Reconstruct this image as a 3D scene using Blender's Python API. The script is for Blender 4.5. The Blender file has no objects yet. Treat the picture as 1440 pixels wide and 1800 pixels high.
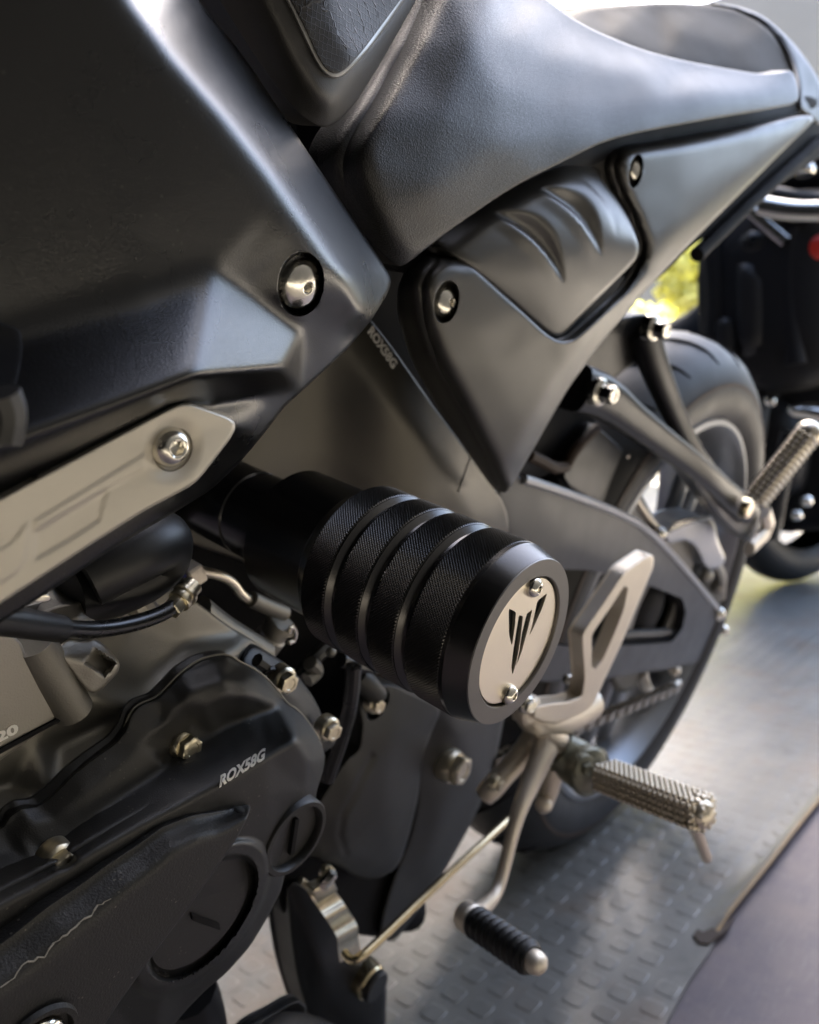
import bpy, math, random
import numpy as np
from mathutils import Vector, Matrix
from mathutils.geometry import delaunay_2d_cdt

random.seed(7); rng = np.random.default_rng(7)
SC = bpy.context.scene; COL = SC.collection

# ------------------------------------------------------------------ camera
# bike frame: X forward, Y to the bike's left, Z up, origin on the ground under the rear axle
FPX = 1442.0
BM = np.array([[-0.63266218, -0.13748105, 0.76212697],
               [0.75819253, -0.31041288, 0.57340032],
               [0.15774235, 0.94060768, 0.30062359]])
CAM = np.array([0.8760588, 0.3385108, 0.65534893])
LEAN = math.asin(0.2684)                       # the motorcycle leans on its side stand
RW = np.array([[1, 0, 0], [0, math.cos(LEAN), math.sin(LEAN)], [0, -math.sin(LEAN), math.cos(LEAN)]])
ROOTZ = 0.0024
CAMW = RW @ CAM + np.array([0, 0, ROOTZ])
cd = bpy.data.cameras.new('camera'); cam = bpy.data.objects.new('camera', cd); COL.objects.link(cam)
cm = RW @ BM
cam.matrix_world = Matrix(((cm[0][0], cm[0][1], cm[0][2], CAMW[0]), (cm[1][0], cm[1][1], cm[1][2], CAMW[1]),
                           (cm[2][0], cm[2][1], cm[2][2], CAMW[2]), (0, 0, 0, 1)))
cd.sensor_fit = 'VERTICAL'; cd.sensor_height = 36.0; cd.lens = 36.0 * FPX / 1800.0
cd.clip_start = 0.01; cd.clip_end = 3000
cd.dof.use_dof = True; cd.dof.focus_distance = 0.255; cd.dof.aperture_fstop = cd.lens / 2.3
SC.camera = cam

# ------------------------------------------------------------------ sky, sun, exposure
SUN_EL, SUN_AZ = math.radians(50), math.radians(-140)      # azimuth of the sun in the XY plane, from +X towards +Y
w = bpy.data.worlds.new('World'); SC.world = w; w.use_nodes = True
nt = w.node_tree; bg = nt.nodes['Background']
sky = nt.nodes.new('ShaderNodeTexSky'); sky.sky_type = 'NISHITA'; sky.sun_disc = False
sky.sun_elevation = SUN_EL; sky.sun_rotation = math.pi / 2 - SUN_AZ
sky.air_density = 1.0; sky.dust_density = 3.5; sky.ozone_density = 1.0
nt.links.new(sky.outputs[0], bg.inputs[0]); bg.inputs[1].default_value = 0.125
ld = bpy.data.lights.new('sun', 'SUN'); ld.energy = 5.0; ld.angle = math.radians(0.5); ld.color = (1, 0.95, 0.87)
sun = bpy.data.objects.new('sun', ld); COL.objects.link(sun)
sdir = Vector((math.cos(SUN_AZ) * math.cos(SUN_EL), math.sin(SUN_AZ) * math.cos(SUN_EL), math.sin(SUN_EL)))
sun.rotation_euler = (-sdir).to_track_quat('-Z', 'Y').to_euler()
SC.view_settings.view_transform = 'Standard'; SC.view_settings.look = 'None'
SC.view_settings.exposure = 3.2; SC.view_settings.gamma = 1.0
SC.cycles.max_bounces = 6; SC.cycles.sample_clamp_indirect = 6

# ------------------------------------------------------------------ rays
def P(px, py, y):
    """points of the bike frame on the ray through photograph pixel (px, py) at lateral distance y"""
    px = np.asarray(px, float); py = np.asarray(py, float)
    d = np.stack([(px - 720) / FPX, -(py - 900) / FPX, -np.ones_like(px)], -1) @ BM.T
    t = (y - CAM[1]) / d[..., 1]
    return CAM + t[..., None] * d
def proj(q):
    q = (np.asarray(q, float) - CAM) @ BM
    return np.stack([720 + FPX * q[..., 0] / -q[..., 2], 900 - FPX * q[..., 1] / -q[..., 2]], -1)
def PX(px, py, x):
    d = BM @ np.array([(px - 720) / FPX, -(py - 900) / FPX, -1.0]); t = (x - CAM[0]) / d[0]
    return CAM + t * d
def WX(px, py, x):                                       # the same, in world space, on the vertical plane X = x
    return RW @ PX(px, py, x) + np.array([0, 0, ROOTZ])
def G(px, py, z=0.0):                                    # world point on a level plane
    d = RW @ (BM @ np.array([(px - 720) / FPX, -(py - 900) / FPX, -1.0])); t = (z - CAMW[2]) / d[2]
    return CAMW + t * d

# ------------------------------------------------------------------ materials
def mat(name, col, rough=0.5, metal=0.0, bump=0.0, bscale=2500.0, spec=0.5, rvar=0.08, cvar=0.12, cscale=40.0,
        coat=0.0, dust=0.0, bdist=0.0004, detail=2.0, kind='noise', emit=None, aniso=0.0, dustcol=(.35, .32, .27), sheen=0.0):
    m = bpy.data.materials.new(name); m.use_nodes = True; n = m.node_tree.nodes; l = m.node_tree.links
    b = n['Principled BSDF']
    b.inputs['Metallic'].default_value = metal
    b.inputs['Specular IOR Level'].default_value = spec
    b.inputs['Coat Weight'].default_value = coat
    b.inputs['Coat Roughness'].default_value = 0.12
    if sheen: b.inputs['Sheen Weight'].default_value = sheen
    tc = n.new('ShaderNodeTexCoord')
    no = n.new('ShaderNodeTexNoise'); no.inputs['Scale'].default_value = cscale; no.inputs['Detail'].default_value = 6
    l.new(tc.outputs['Object'], no.inputs['Vector'])
    mx = n.new('ShaderNodeMix'); mx.data_type = 'RGBA'
    mx.inputs['A'].default_value = (*[c * (1 - cvar) for c in col], 1); mx.inputs['B'].default_value = (*[min(1, c * (1 + cvar)) for c in col], 1)
    l.new(no.outputs['Fac'], mx.inputs['Factor'])
    out = mx.outputs['Result']
    if dust:
        vd = n.new('ShaderNodeTexVoronoi'); vd.inputs['Scale'].default_value = 450; l.new(tc.outputs['Object'], vd.inputs['Vector'])
        sp = n.new('ShaderNodeMath'); sp.operation = 'LESS_THAN'; sp.inputs[1].default_value = 0.16; l.new(vd.outputs['Distance'], sp.inputs[0])
        n2 = n.new('ShaderNodeTexNoise'); n2.inputs['Scale'].default_value = 60; n2.inputs['Detail'].default_value = 5; l.new(tc.outputs['Object'], n2.inputs['Vector'])
        r2 = n.new('ShaderNodeMapRange'); r2.inputs['From Min'].default_value = 0.52; r2.inputs['From Max'].default_value = 0.72; l.new(n2.outputs['Fac'], r2.inputs['Value'])
        mu = n.new('ShaderNodeMath'); mu.operation = 'MULTIPLY'; l.new(sp.outputs[0], mu.inputs[0]); l.new(r2.outputs[0], mu.inputs[1])
        mu2 = n.new('ShaderNodeMath'); mu2.operation = 'MULTIPLY'; mu2.inputs[1].default_value = dust; l.new(mu.outputs[0], mu2.inputs[0])
        m3 = n.new('ShaderNodeMix'); m3.data_type = 'RGBA'; l.new(mu2.outputs[0], m3.inputs['Factor']); l.new(out, m3.inputs['A']); m3.inputs['B'].default_value = (*dustcol, 1)
        out = m3.outputs['Result']
    l.new(out, b.inputs['Base Color'])
    rm = n.new('ShaderNodeMapRange'); rm.inputs['To Min'].default_value = max(.02, rough - rvar); rm.inputs['To Max'].default_value = min(1, rough + rvar)
    l.new(no.outputs['Fac'], rm.inputs['Value']); l.new(rm.outputs[0], b.inputs['Roughness'])
    if bump:
        if kind == 'noise':
            t = n.new('ShaderNodeTexNoise'); t.inputs['Detail'].default_value = detail; o = t.outputs['Fac']
        else:
            t = n.new('ShaderNodeTexVoronoi'); o = t.outputs['Distance']
            if kind == 'edge': t.feature = 'DISTANCE_TO_EDGE'
        t.inputs['Scale'].default_value = bscale; l.new(tc.outputs['Object'], t.inputs['Vector'])
        bp = n.new('ShaderNodeBump'); bp.inputs['Strength'].default_value = bump; bp.inputs['Distance'].default_value = bdist
        l.new(o, bp.inputs['Height']); l.new(bp.outputs[0], b.inputs['Normal'])
    if emit:
        b.inputs['Emission Color'].default_value = (*emit, 1); b.inputs['Emission Strength'].default_value = 1
    return m
M = dict(
    shroud=mat('black_satin_paint', (.0035, .0035, .004), .28, 0, .22, 2300, .55, .03, dust=.15),
    cover=mat('dark_grey_satin_paint', (.056, .054, .050), .39, .5, .10, 3500, .5, .05),
    airbox=mat('grey_moulded_plastic', (.065, .063, .060), .38, .3, .10, 3500, .5, .05),
    frame=mat('grey_brown_frame_paint', (.088, .082, .070), .42, .7, .15, 2500, .5, .05),
    trim=mat('silver_trim_paint', (.50, .465, .40), .45, .5, .12, 3500, .5, .06),
    leather=mat('black_grained_vinyl', (.017, .017, .0175), .40, 0, .34, 1700, .30, .05, kind='voronoi', bdist=.0005),
    pillion=mat('vinyl_with_reflection', (.030, .025, .012), .6, 0, .2, 1500, .08, .05, kind='voronoi'),  # olive of reflected foliage is mixed into this base colour
    plastic=mat('black_plastic', (.010, .010, .011), .45, 0, .2, 2600, .3, .06),
    tank=mat('dark_moulded_plastic', (.020, .019, .018), .45, 0, .25, 3000, .5, .05),
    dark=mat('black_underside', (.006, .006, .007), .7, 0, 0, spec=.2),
    anod=mat('black_anodised_metal', (.075, .073, .072), .24, .95, .04, 3000, .7, .05),
    anodface=mat('brushed_dark_metal', (.16, .155, .15), .42, .9, .12, 2500, .5, .05),
    chrome=mat('polished_steel', (.74, .71, .64), .20, 1, .1, 1200, rvar=.08, cvar=.2, cscale=300),
    plate=mat('polished_plate', (.90, .82, .68), .33, 1, .04, 1800, .5, .04, cvar=.04, cscale=90),
    zinc=mat('pale_zinc_plating', (.66, .60, .46), .32, 1, .15, 1200, rvar=.1, cvar=.3, cscale=400),
    alu=mat('cast_aluminium', (.38, .36, .32), .52, .85, .35, 1600, .5, .08),
    case=mat('grey_crankcase', (.21, .20, .175), .48, .75, .25, 1600, .5, .08),
    cast=mat('sandblasted_alloy', (.74, .67, .57), .50, .85, .3, 2200, .5, .06),
    rubber=mat('black_rubber', (.012, .012, .012), .42, 0, .1, 1500, .5),
    hose=mat('black_hose', (.010, .010, .010), .28, 0, .05, 900, .6),
    engine=mat('black_engine_paint', (.014, .014, .0138), .46, 0, .30, 2200, .5, .07, dust=.35),
    guard=mat('black_textured_plastic', (.015, .015, .015), .50, 0, .5, 1300, .45, .08, dust=.6),
    plategrey=mat('dark_grey_powder_coat', (.030, .0295, .028), .48, .2, .18, 2200, .5, .06),
    gold=mat('gold_passivated_rod', (.74, .62, .40), .25, 1),
    peg=mat('warm_steel', (.68, .62, .52), .33, 1, .1, 1500),
    olive=mat('olive_steel', (.16, .16, .125), .38, .6, .1, 1500),
    tyre=mat('tyre_rubber', (.011, .0108, .0105), .55, 0, .25, 500, .4, .08),
    rim=mat('dark_alloy_rim', (.24, .25, .27), .36, .6),
    white=mat('raised_metal_letters', (.86, .84, .78), .4, .1),
    brown=mat('worn_rubber_edge', (.045, .028, .018), .7),
    mud=mat('grey_splash_guard', (.019, .019, .021), .42, .1, spec=.4),
    red=mat('red_plastic', (.5, .03, .02), .3),
    trunk=mat('bark', (.12, .08, .05), .9, 0, .6, 60),
    leaf=mat('sunlit_leaves', (.80, .78, .32), .6, 0, cvar=.4, cscale=3),
    wall=mat('pale_render', (.62, .62, .61), .9, 0, .3, 30, cscale=2),
)
def stain(m, col, scale, lo, hi, stretch=(1, 1, 1), rot=0.0, amount=1.0):
    """irregular stains of their own colour over a material"""
    n = m.node_tree.nodes; l = m.node_tree.links; b = n['Principled BSDF']; src = b.inputs['Base Color'].links[0].from_socket
    tc = n.new('ShaderNodeTexCoord'); mp = n.new('ShaderNodeMapping'); mp.inputs['Scale'].default_value = stretch; mp.inputs['Rotation'].default_value = (0, 0, rot)
    l.new(tc.outputs['Object'], mp.inputs['Vector']); t = n.new('ShaderNodeTexNoise'); t.inputs['Scale'].default_value = scale; t.inputs['Detail'].default_value = 8; t.inputs['Roughness'].default_value = .65
    l.new(mp.outputs[0], t.inputs['Vector']); r = n.new('ShaderNodeMapRange'); r.inputs['From Min'].default_value = lo; r.inputs['From Max'].default_value = hi; r.inputs['To Max'].default_value = amount
    l.new(t.outputs['Fac'], r.inputs['Value']); x = n.new('ShaderNodeMix'); x.data_type = 'RGBA'; l.new(r.outputs[0], x.inputs['Factor']); l.new(src, x.inputs['A']); x.inputs['B'].default_value = (*col, 1)
    l.new(x.outputs['Result'], b.inputs['Base Color'])
def translucent(m, col):
    n = m.node_tree.nodes; l = m.node_tree.links; t = n.new('ShaderNodeBsdfTranslucent'); t.inputs[0].default_value = (*col, 1)
    x = n.new('ShaderNodeMixShader'); x.inputs[0].default_value = .6; l.new(n['Principled BSDF'].outputs[0], x.inputs[1]); l.new(t.outputs[0], x.inputs[2]); l.new(x.outputs[0], n['Material Output'].inputs['Surface'])
translucent(M['leaf'], (.75, .72, .22))
def bump_pad(name):
    # moulded hexagon-and-dash pattern of the knee pad
    m = mat(name, (.026, .024, .022), .5, 0, 0, spec=.22); n = m.node_tree.nodes; l = m.node_tree.links
    tc = n.new('ShaderNodeTexCoord'); v = n.new('ShaderNodeTexVoronoi'); v.feature = 'DISTANCE_TO_EDGE'
    v.inputs['Scale'].default_value = 560; v.inputs['Randomness'].default_value = .28; l.new(tc.outputs['Object'], v.inputs['Vector'])
    r = n.new('ShaderNodeMapRange'); r.inputs['From Max'].default_value = .07; l.new(v.outputs['Distance'], r.inputs['Value'])
    b = n.new('ShaderNodeBump'); b.invert = True; b.inputs['Strength'].default_value = .55; b.inputs['Distance'].default_value = .0006
    l.new(r.outputs[0], b.inputs['Height']); l.new(b.outputs[0], n['Principled BSDF'].inputs['Normal'])
    return m
M['pad'] = bump_pad('embossed_knee_pad')

# ------------------------------------------------------------------ object helpers
def obj(name, geo, m, parent=None, angle=35, label=None):
    if isinstance(geo, (list, tuple)) and len(geo) and isinstance(geo[0], tuple): pass
    vs, fs, off = [], [], 0
    geos = geo if isinstance(geo, list) else [geo]
    for v, f in geos:
        vs.append(np.asarray(v, float).reshape(-1, 3)); fs += [tuple(i + off for i in q) for q in f]; off += len(vs[-1])
    me = bpy.data.meshes.new(name); me.from_pydata(np.concatenate(vs).tolist(), [], fs); me.validate(); me.update()
    me.materials.append(m)
    me.polygons.foreach_set('use_smooth', np.ones(len(me.polygons), bool))
    if angle < 180: me.set_sharp_from_angle(angle=math.radians(angle))
    o = bpy.data.objects.new(name, me); COL.objects.link(o)
    if parent: o.parent = parent
    if label: o['label'] = label
    return o
def tag(o, label, cat=None, group=None, kind=None):
    o['label'] = label
    if cat: o['category'] = cat
    if group: o['group'] = group
    if kind: o['kind'] = kind
    return o
def empty(name, loc=(0, 0, 0), rot=None):
    o = bpy.data.objects.new(name, None); COL.objects.link(o); o.location = loc; o.empty_display_size = .05
    if rot: o.rotation_euler = rot
    return o

# ------------------------------------------------------------------ relief panels: outline + lateral height
def chaikin(p, it=2, r=.22, closed=True):
    p = np.asarray(p, float)
    for _ in range(it):
        q = np.roll(p, -1, 0) if closed else p[1:]
        a = p if closed else p[:-1]
        n = np.empty((2 * len(a), p.shape[1])); n[0::2] = a * (1 - r) + q * r; n[1::2] = a * r + q * (1 - r)
        if not closed: n = np.vstack([p[:1], n, p[-1:]])
        p = n
    return p
def resample(p, step, closed=True):
    p = np.asarray(p, float); q = np.vstack([p, p[:1]]) if closed else p
    s = np.r_[0, np.cumsum(np.linalg.norm(np.diff(q[:, :2], axis=0), axis=1))]
    n = max(3, int(round(s[-1] / step))); t = np.linspace(0, s[-1], n + 1)
    if closed: t = t[:-1]
    return np.stack([np.interp(t, s, q[:, k]) for k in range(q.shape[1])], -1)
def inside(pts, poly):
    x, y = pts[:, 0:1], pts[:, 1:2]; x0, y0 = poly[:, 0], poly[:, 1]; x1, y1 = np.roll(x0, -1), np.roll(y0, -1)
    with np.errstate(divide='ignore', invalid='ignore'):
        c = ((y0 > y) != (y1 > y)) & (x < (x1 - x0) * (y - y0) / (y1 - y0) + x0)
    return c.sum(1) % 2 == 1
def segdist(pts, poly, closed=True):
    a = poly; b = np.roll(poly, -1, 0)
    if not closed: a, b = poly[:-1], poly[1:]
    out = np.full(len(pts), 1e9)
    d = b - a; L = (d ** 2).sum(1) + 1e-9
    for s in range(0, len(pts), 2000):
        p = pts[s:s + 2000, None, :] - a[None]
        t = np.clip((p * d).sum(2) / L, 0, 1)
        out[s:s + 2000] = np.sqrt(((p - t[..., None] * d) ** 2).sum(2)).min(1)
    return out
def pl(ctrl, blur=10, cell=4.0, lines=()):
    """smoothly blended piecewise-linear height from control points (px, py, y) and crease lines of such points"""
    c = np.asarray(ctrl, float).reshape(-1, 3); con = []
    for ln in lines:
        ln = np.asarray(ln, float); q = [ln[:1]]
        for a, b in zip(ln[:-1], ln[1:]):
            n_ = max(1, int(np.hypot(*(b - a)[:2]) / 26)); t = np.linspace(0, 1, n_ + 1)[1:, None]; q.append(a + t * (b - a))
        q = np.vstack(q); con += [(len(c) + i, len(c) + i + 1) for i in range(len(q) - 1)]; c = np.vstack([c, q])
    x0, y0 = c[:, 0].min() - 40, c[:, 1].min() - 40
    nx, ny = int((c[:, 0].max() + 40 - x0) / cell) + 2, int((c[:, 1].max() + 40 - y0) / cell) + 2
    g = np.full((ny, nx), np.nan)
    r = delaunay_2d_cdt([Vector(q[:2]) for q in c], con, [], 0, 1e-3)
    vp = np.array([v[:] for v in r[0]]); src = [k[0] if len(k) else None for k in r[3]]
    for f in r[2]:
        A, B_, C_ = vp[f[0]], vp[f[1]], vp[f[2]]; z = [c[src[k], 2] if src[k] is not None else c[((c[:, :2] - vp[k]) ** 2).sum(1).argmin(), 2] for k in f]
        lo = np.minimum(np.minimum(A, B_), C_); hi = np.maximum(np.maximum(A, B_), C_)
        i0, i1 = int((lo[0] - x0) / cell), int((hi[0] - x0) / cell) + 2; j0, j1 = int((lo[1] - y0) / cell), int((hi[1] - y0) / cell) + 2
        X, Y = np.meshgrid(x0 + np.arange(i0, min(i1, nx)) * cell, y0 + np.arange(j0, min(j1, ny)) * cell)
        D = (B_[0] - A[0]) * (C_[1] - A[1]) - (C_[0] - A[0]) * (B_[1] - A[1])
        if abs(D) < 1e-9: continue
        u = ((X - A[0]) * (C_[1] - A[1]) - (C_[0] - A[0]) * (Y - A[1])) / D; v = ((B_[0] - A[0]) * (Y - A[1]) - (X - A[0]) * (B_[1] - A[1])) / D
        k = (u >= -.001) & (v >= -.001) & (u + v <= 1.001)
        sub = g[j0:j0 + X.shape[0], i0:i0 + X.shape[1]]; sub[k] = (z[0] + u * (z[1] - z[0]) + v * (z[2] - z[0]))[k]
    bad = np.isnan(g)
    if bad.any():                                        # outside the hull: carry the nearest value on
        for _ in range(max(nx, ny)):
            if not np.isnan(g).any(): break
            acc = np.zeros_like(g); cnt = np.zeros_like(g); p = np.pad(g, 1, constant_values=np.nan)
            for dy, dx in ((0, 1), (2, 1), (1, 0), (1, 2)):
                s = p[dy:dy + ny, dx:dx + nx]; ok = ~np.isnan(s); acc[ok] += s[ok]; cnt[ok] += 1
            k = np.isnan(g) & (cnt > 0); g[k] = acc[k] / cnt[k]
    n = int(round(blur / cell))
    if n > 0:
        for _ in range(2):
            for ax in (0, 1):
                p = np.pad(g, [(n, n) if a == ax else (0, 0) for a in (0, 1)], mode='edge')
                cs = np.cumsum(p, ax); cs = np.concatenate([np.zeros_like(np.take(cs, [0], ax)), cs], ax); N = g.shape[ax]
                g = (np.take(cs, range(2 * n + 1, 2 * n + 1 + N), ax) - np.take(cs, range(0, N), ax)) / (2 * n + 1)
    def fn(p):
        p = np.asarray(p, float); X = np.clip((p[:, 0] - x0) / cell, 0, nx - 1.001); Y = np.clip((p[:, 1] - y0) / cell, 0, ny - 1.001)
        i, j = X.astype(int), Y.astype(int); u, v = X - i, Y - j
        return g[j, i] * (1 - u) * (1 - v) + g[j, i + 1] * u * (1 - v) + g[j + 1, i] * (1 - u) * v + g[j + 1, i + 1] * u * v
    return fn
def const(y): return lambda p: np.full(len(p), float(y))
def smooth(a, b, x): t = np.clip((x - a) / (b - a), 0, 1); return t * t * (3 - 2 * t)
def dimple(fn, px, py, r, depth, wall=.0008, bowl=False):
    """round recess of radius r metres sunk below the surface at pixel (px, py)"""
    y0 = fn(np.array([[px, py]]))[0]; c = P(px, py, y0)
    def g(p):
        y = fn(p); q = P(p[:, 0], p[:, 1], y0); d = np.hypot(q[:, 0] - c[0], q[:, 2] - c[2])
        return y - depth * ((1 - smooth(0, r, d)) if bowl else (1 - smooth(r - wall, r, d)))
    k = np.linspace(0, 2 * np.pi, 80, endpoint=False)
    g.rings = getattr(fn, 'rings', []) + [proj(np.stack([c[0] + q * np.cos(k), np.full(80, y0), c[2] + q * np.sin(k)], -1)) for q in ((r * 1.03, r, r - wall * .3, r - wall * .65, r - wall, r - wall * 1.3, r * .8) if not bowl else (r, r * .85, r * .6, r * .3))]
    return g
def surf(fn, px, py):
    """3-D point and outward normal of a relief at a pixel"""
    e = 3.0; pts = np.array([[px, py], [px + e, py], [px, py + e]]); q = P(pts[:, 0], pts[:, 1], fn(pts))
    n = np.cross(q[1] - q[0], q[2] - q[0]); n /= np.linalg.norm(n)
    if n[1] < 0: n = -n
    return q[0], n
def relief(outline, fn, step=9.0, edge=(6, .0012), thick=.004, holes=(), smoothit=2, rr=.22, edgesel=None, back=True):
    if not callable(fn): fn = const(fn)
    poly = resample(chaikin(outline, smoothit, rr) if smoothit else outline, step * .55)
    hp = [resample(chaikin(h, 1, .1), max(1.2, step * .35)) for h in holes]
    pts = [poly] + hp; free = []
    nrm = np.roll(poly, -1, 0) - np.roll(poly, 1, 0); nrm = np.stack([-nrm[:, 1], nrm[:, 0]], -1); nrm /= np.linalg.norm(nrm, axis=1)[:, None] + 1e-9
    tst = inside(poly + nrm * .5, poly); 
    if tst.mean() < .5: nrm = -nrm
    er, ed = edge
    if er > 0:
        for k in (.08, .22, .45, .7, 1.0):
            c = poly + nrm * er * k; c = c[inside(c, poly)]; c = c[segdist(c, poly) > er * k * .9]; free.append(c)
    for ring in getattr(fn, 'rings', []):
        c = ring[inside(ring, poly)]
        if len(c): free.append(c[segdist(c, poly) > 1.0])
    lo, hi = poly.min(0), poly.max(0)
    X, Y = np.meshgrid(np.arange(lo[0], hi[0], step), np.arange(lo[1], hi[1], step * .866)); X[1::2] += step / 2
    g = np.stack([X.ravel(), Y.ravel()], -1); g = g[inside(g, poly)]
    if len(g): g = g[segdist(g, poly) > max(er * 1.05, step * .5)]
    for h in hp:
        if len(g): g = g[~inside(g, h)]; 
        if len(g): g = g[segdist(g, h) > step * .3]
    if len(g): free.append(g)
    E_, o = [], 0
    for q in pts: E_ += [(o + i, o + (i + 1) % len(q)) for i in range(len(q))]; o += len(q)
    allp = np.vstack(pts + free)
    r = delaunay_2d_cdt([Vector(p) for p in allp], E_, [], 0, 1e-3)
    v2 = np.array([v[:] for v in r[0]]); tri = np.array([f for f in r[2]])
    cen = v2[tri].mean(1); ok = inside(cen, poly)
    for h in hp: ok &= ~inside(cen, h)
    tri = tri[ok]
    y = fn(v2)
    if er > 0:
        d = segdist(v2, poly); t = np.clip(1 - d / er, 0, 1); dr = ed * (1 - np.sqrt(np.clip(1 - t * t, 0, 1)))
        if edgesel is not None: dr = dr * edgesel(v2)
        y = y - dr
    V = P(v2[:, 0], v2[:, 1], y)
    a = V[tri[:, 1]] - V[tri[:, 0]]; b = V[tri[:, 2]] - V[tri[:, 0]]
    n = np.cross(a, b); flip = ((V[tri[:, 0]] - CAM) * n).sum(1) > 0
    tri[flip] = tri[flip][:, ::-1]
    ed_ = {}
    for f in tri:
        for i in range(3): ed_[(f[i], f[(i + 1) % 3])] = 1
    bd = [e for e in ed_ if (e[1], e[0]) not in ed_]
    N = len(V); Vb = V - np.array([0, thick, 0])
    F = [tuple(f) for f in tri] + [(b_, a_, a_ + N, b_ + N) for a_, b_ in bd]
    if back: F += [tuple(int(k) + N for k in f[::-1]) for f in tri]
    return np.vstack([V, Vb]), [tuple(int(k) for k in f) for f in F]
def mirror(geo):
    v, f = geo; v = np.array(v) * np.array([1, -1, 1]); return v, [tuple(q[::-1]) for q in f]

# ------------------------------------------------------------------ lathes, tubes, bolts
def basis(ax):
    ax = np.asarray(ax, float); ax = ax / np.linalg.norm(ax)
    u = np.cross(ax, [0, 0, 1.0] if abs(ax[2]) < .9 else [1.0, 0, 0]); u /= np.linalg.norm(u); return ax, u, np.cross(ax, u)
def lathe(prof, o, ax=(0, 1, 0), seg=40, shape=None, cap=(True, True), rot=0.0):
    """profile [(radius, height along axis)]; shape[i] = number of flats of that ring (0 = round)"""
    ax, u, v = basis(ax); o = np.asarray(o, float); t = np.linspace(0, 2 * np.pi, seg, endpoint=False) + rot
    V = []
    for i, (r, h) in enumerate(prof):
        k = shape[i] if shape else 0
        rad = r if not k else r * np.cos(np.pi / k) / np.cos((t % (2 * np.pi / k)) - np.pi / k)
        V.append(o + h * ax + (rad * np.cos(t))[:, None] * u + (rad * np.sin(t))[:, None] * v)
    V = np.vstack(V); F = []
    for i in range(len(prof) - 1):
        for j in range(seg):
            a, b = i * seg + j, i * seg + (j + 1) % seg; F.append((a, b, b + seg, a + seg))
    if cap[0]: F.append(tuple(range(seg))[::-1])
    if cap[1]: F.append(tuple(range((len(prof) - 1) * seg, len(prof) * seg)))
    return V, F
def tube(path, rad, seg=14, sm=3, flat=1.0, up=(0, 1, 0), cap=True, power=1.0, closed=False):
    """swept round or flattened bar; rad scalar or per point; flat = thickness ratio along up"""
    p = np.asarray(path, float); R = np.broadcast_to(np.asarray(rad, float), (len(p),))
    q = np.hstack([p, R[:, None]])
    if sm: q = chaikin(q, sm, .25, closed)
    p, R = q[:, :3], q[:, 3]
    T = np.gradient(p, axis=0); T /= np.linalg.norm(T, axis=1)[:, None] + 1e-12
    up = np.asarray(up, float); t = np.linspace(0, 2 * np.pi, seg, endpoint=False) + np.pi / seg
    c, s = np.cos(t), np.sin(t)
    if power != 1.0: c = np.sign(c) * abs(c) ** power; s = np.sign(s) * abs(s) ** power
    V = []
    for i in range(len(p)):
        a = np.cross(T[i], up); 
        if np.linalg.norm(a) < 1e-4: a = np.cross(T[i], [1, 0, .3])
        a /= np.linalg.norm(a); b = np.cross(a, T[i])
        V.append(p[i] + R[i] * (c[:, None] * a + flat * s[:, None] * b))
    V = np.vstack(V); n = len(p); F = []
    for i in range(n - 1):
        for j in range(seg):
            a, b = i * seg + j, i * seg + (j + 1) % seg; F.append((a, a + seg, b + seg, b))
    if cap: F.append(tuple(range(seg))); F.append(tuple(range((n - 1) * seg, n * seg))[::-1])
    return V, F
def button(o, n, r, hex_r=None, hgt=None):
    """domed socket screw: head with a hexagonal recess"""
    h = hgt or r * .55; hr = hex_r or r * .36; pr, sh = [(r, -r * .8), (r, 0)], [0, 0]
    for k in range(1, 9):
        a = k / 8 * math.acos(min(.98, hr * 1.25 / r)); pr.append((r * math.cos(a), h * math.sin(a) / math.sin(math.acos(hr * 1.25 / r)))); sh.append(0)
    top = pr[-1][1]; pr += [(hr * 1.12, top), (hr, top - hr * .12), (hr, top - hr * 1.3), (hr * .1, top - hr * 1.5)]; sh += [0, 6, 6, 6]
    return lathe(pr, o, n, 48, sh, (False, True))
def flange_bolt(o, n, r, fl=1.35, hgt=None, rot=.3):
    """hexagon head with a washer flange and chamfered corners"""
    h = hgt or r * .95
    a = lathe([(r * fl, -r), (r * fl, 0), (r * fl * .97, r * .1), (r * 1.02, r * .28)], o, n, 36, None, (False, True))
    b = lathe([(r, r * .2), (r, h * .85), (r * .93, h * .97), (r * .80, h), (r * .55, h), (r * .5, h * .93), (.0006, h * .93)], o, n, 36, [6, 6, 6, 0, 0, 0, 0], (False, True), 0)
    ax, u, v = basis(n); R = np.array(Matrix.Rotation(rot, 3, Vector(ax))); o = np.asarray(o)
    return [(o + (a[0] - o) @ R.T, a[1]), (o + (b[0] - o) @ R.T, b[1])]
def ball(o, r, seg=20, sc=(1, 1, 1)):
    pr = [(max(1e-5, r * math.sin(a)), -r * math.cos(a)) for a in np.linspace(0, math.pi, 11)]
    v, f = lathe(pr, (0, 0, 0), (0, 0, 1), seg, None, (False, False)); return v * np.array(sc) + np.asarray(o), f
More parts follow.
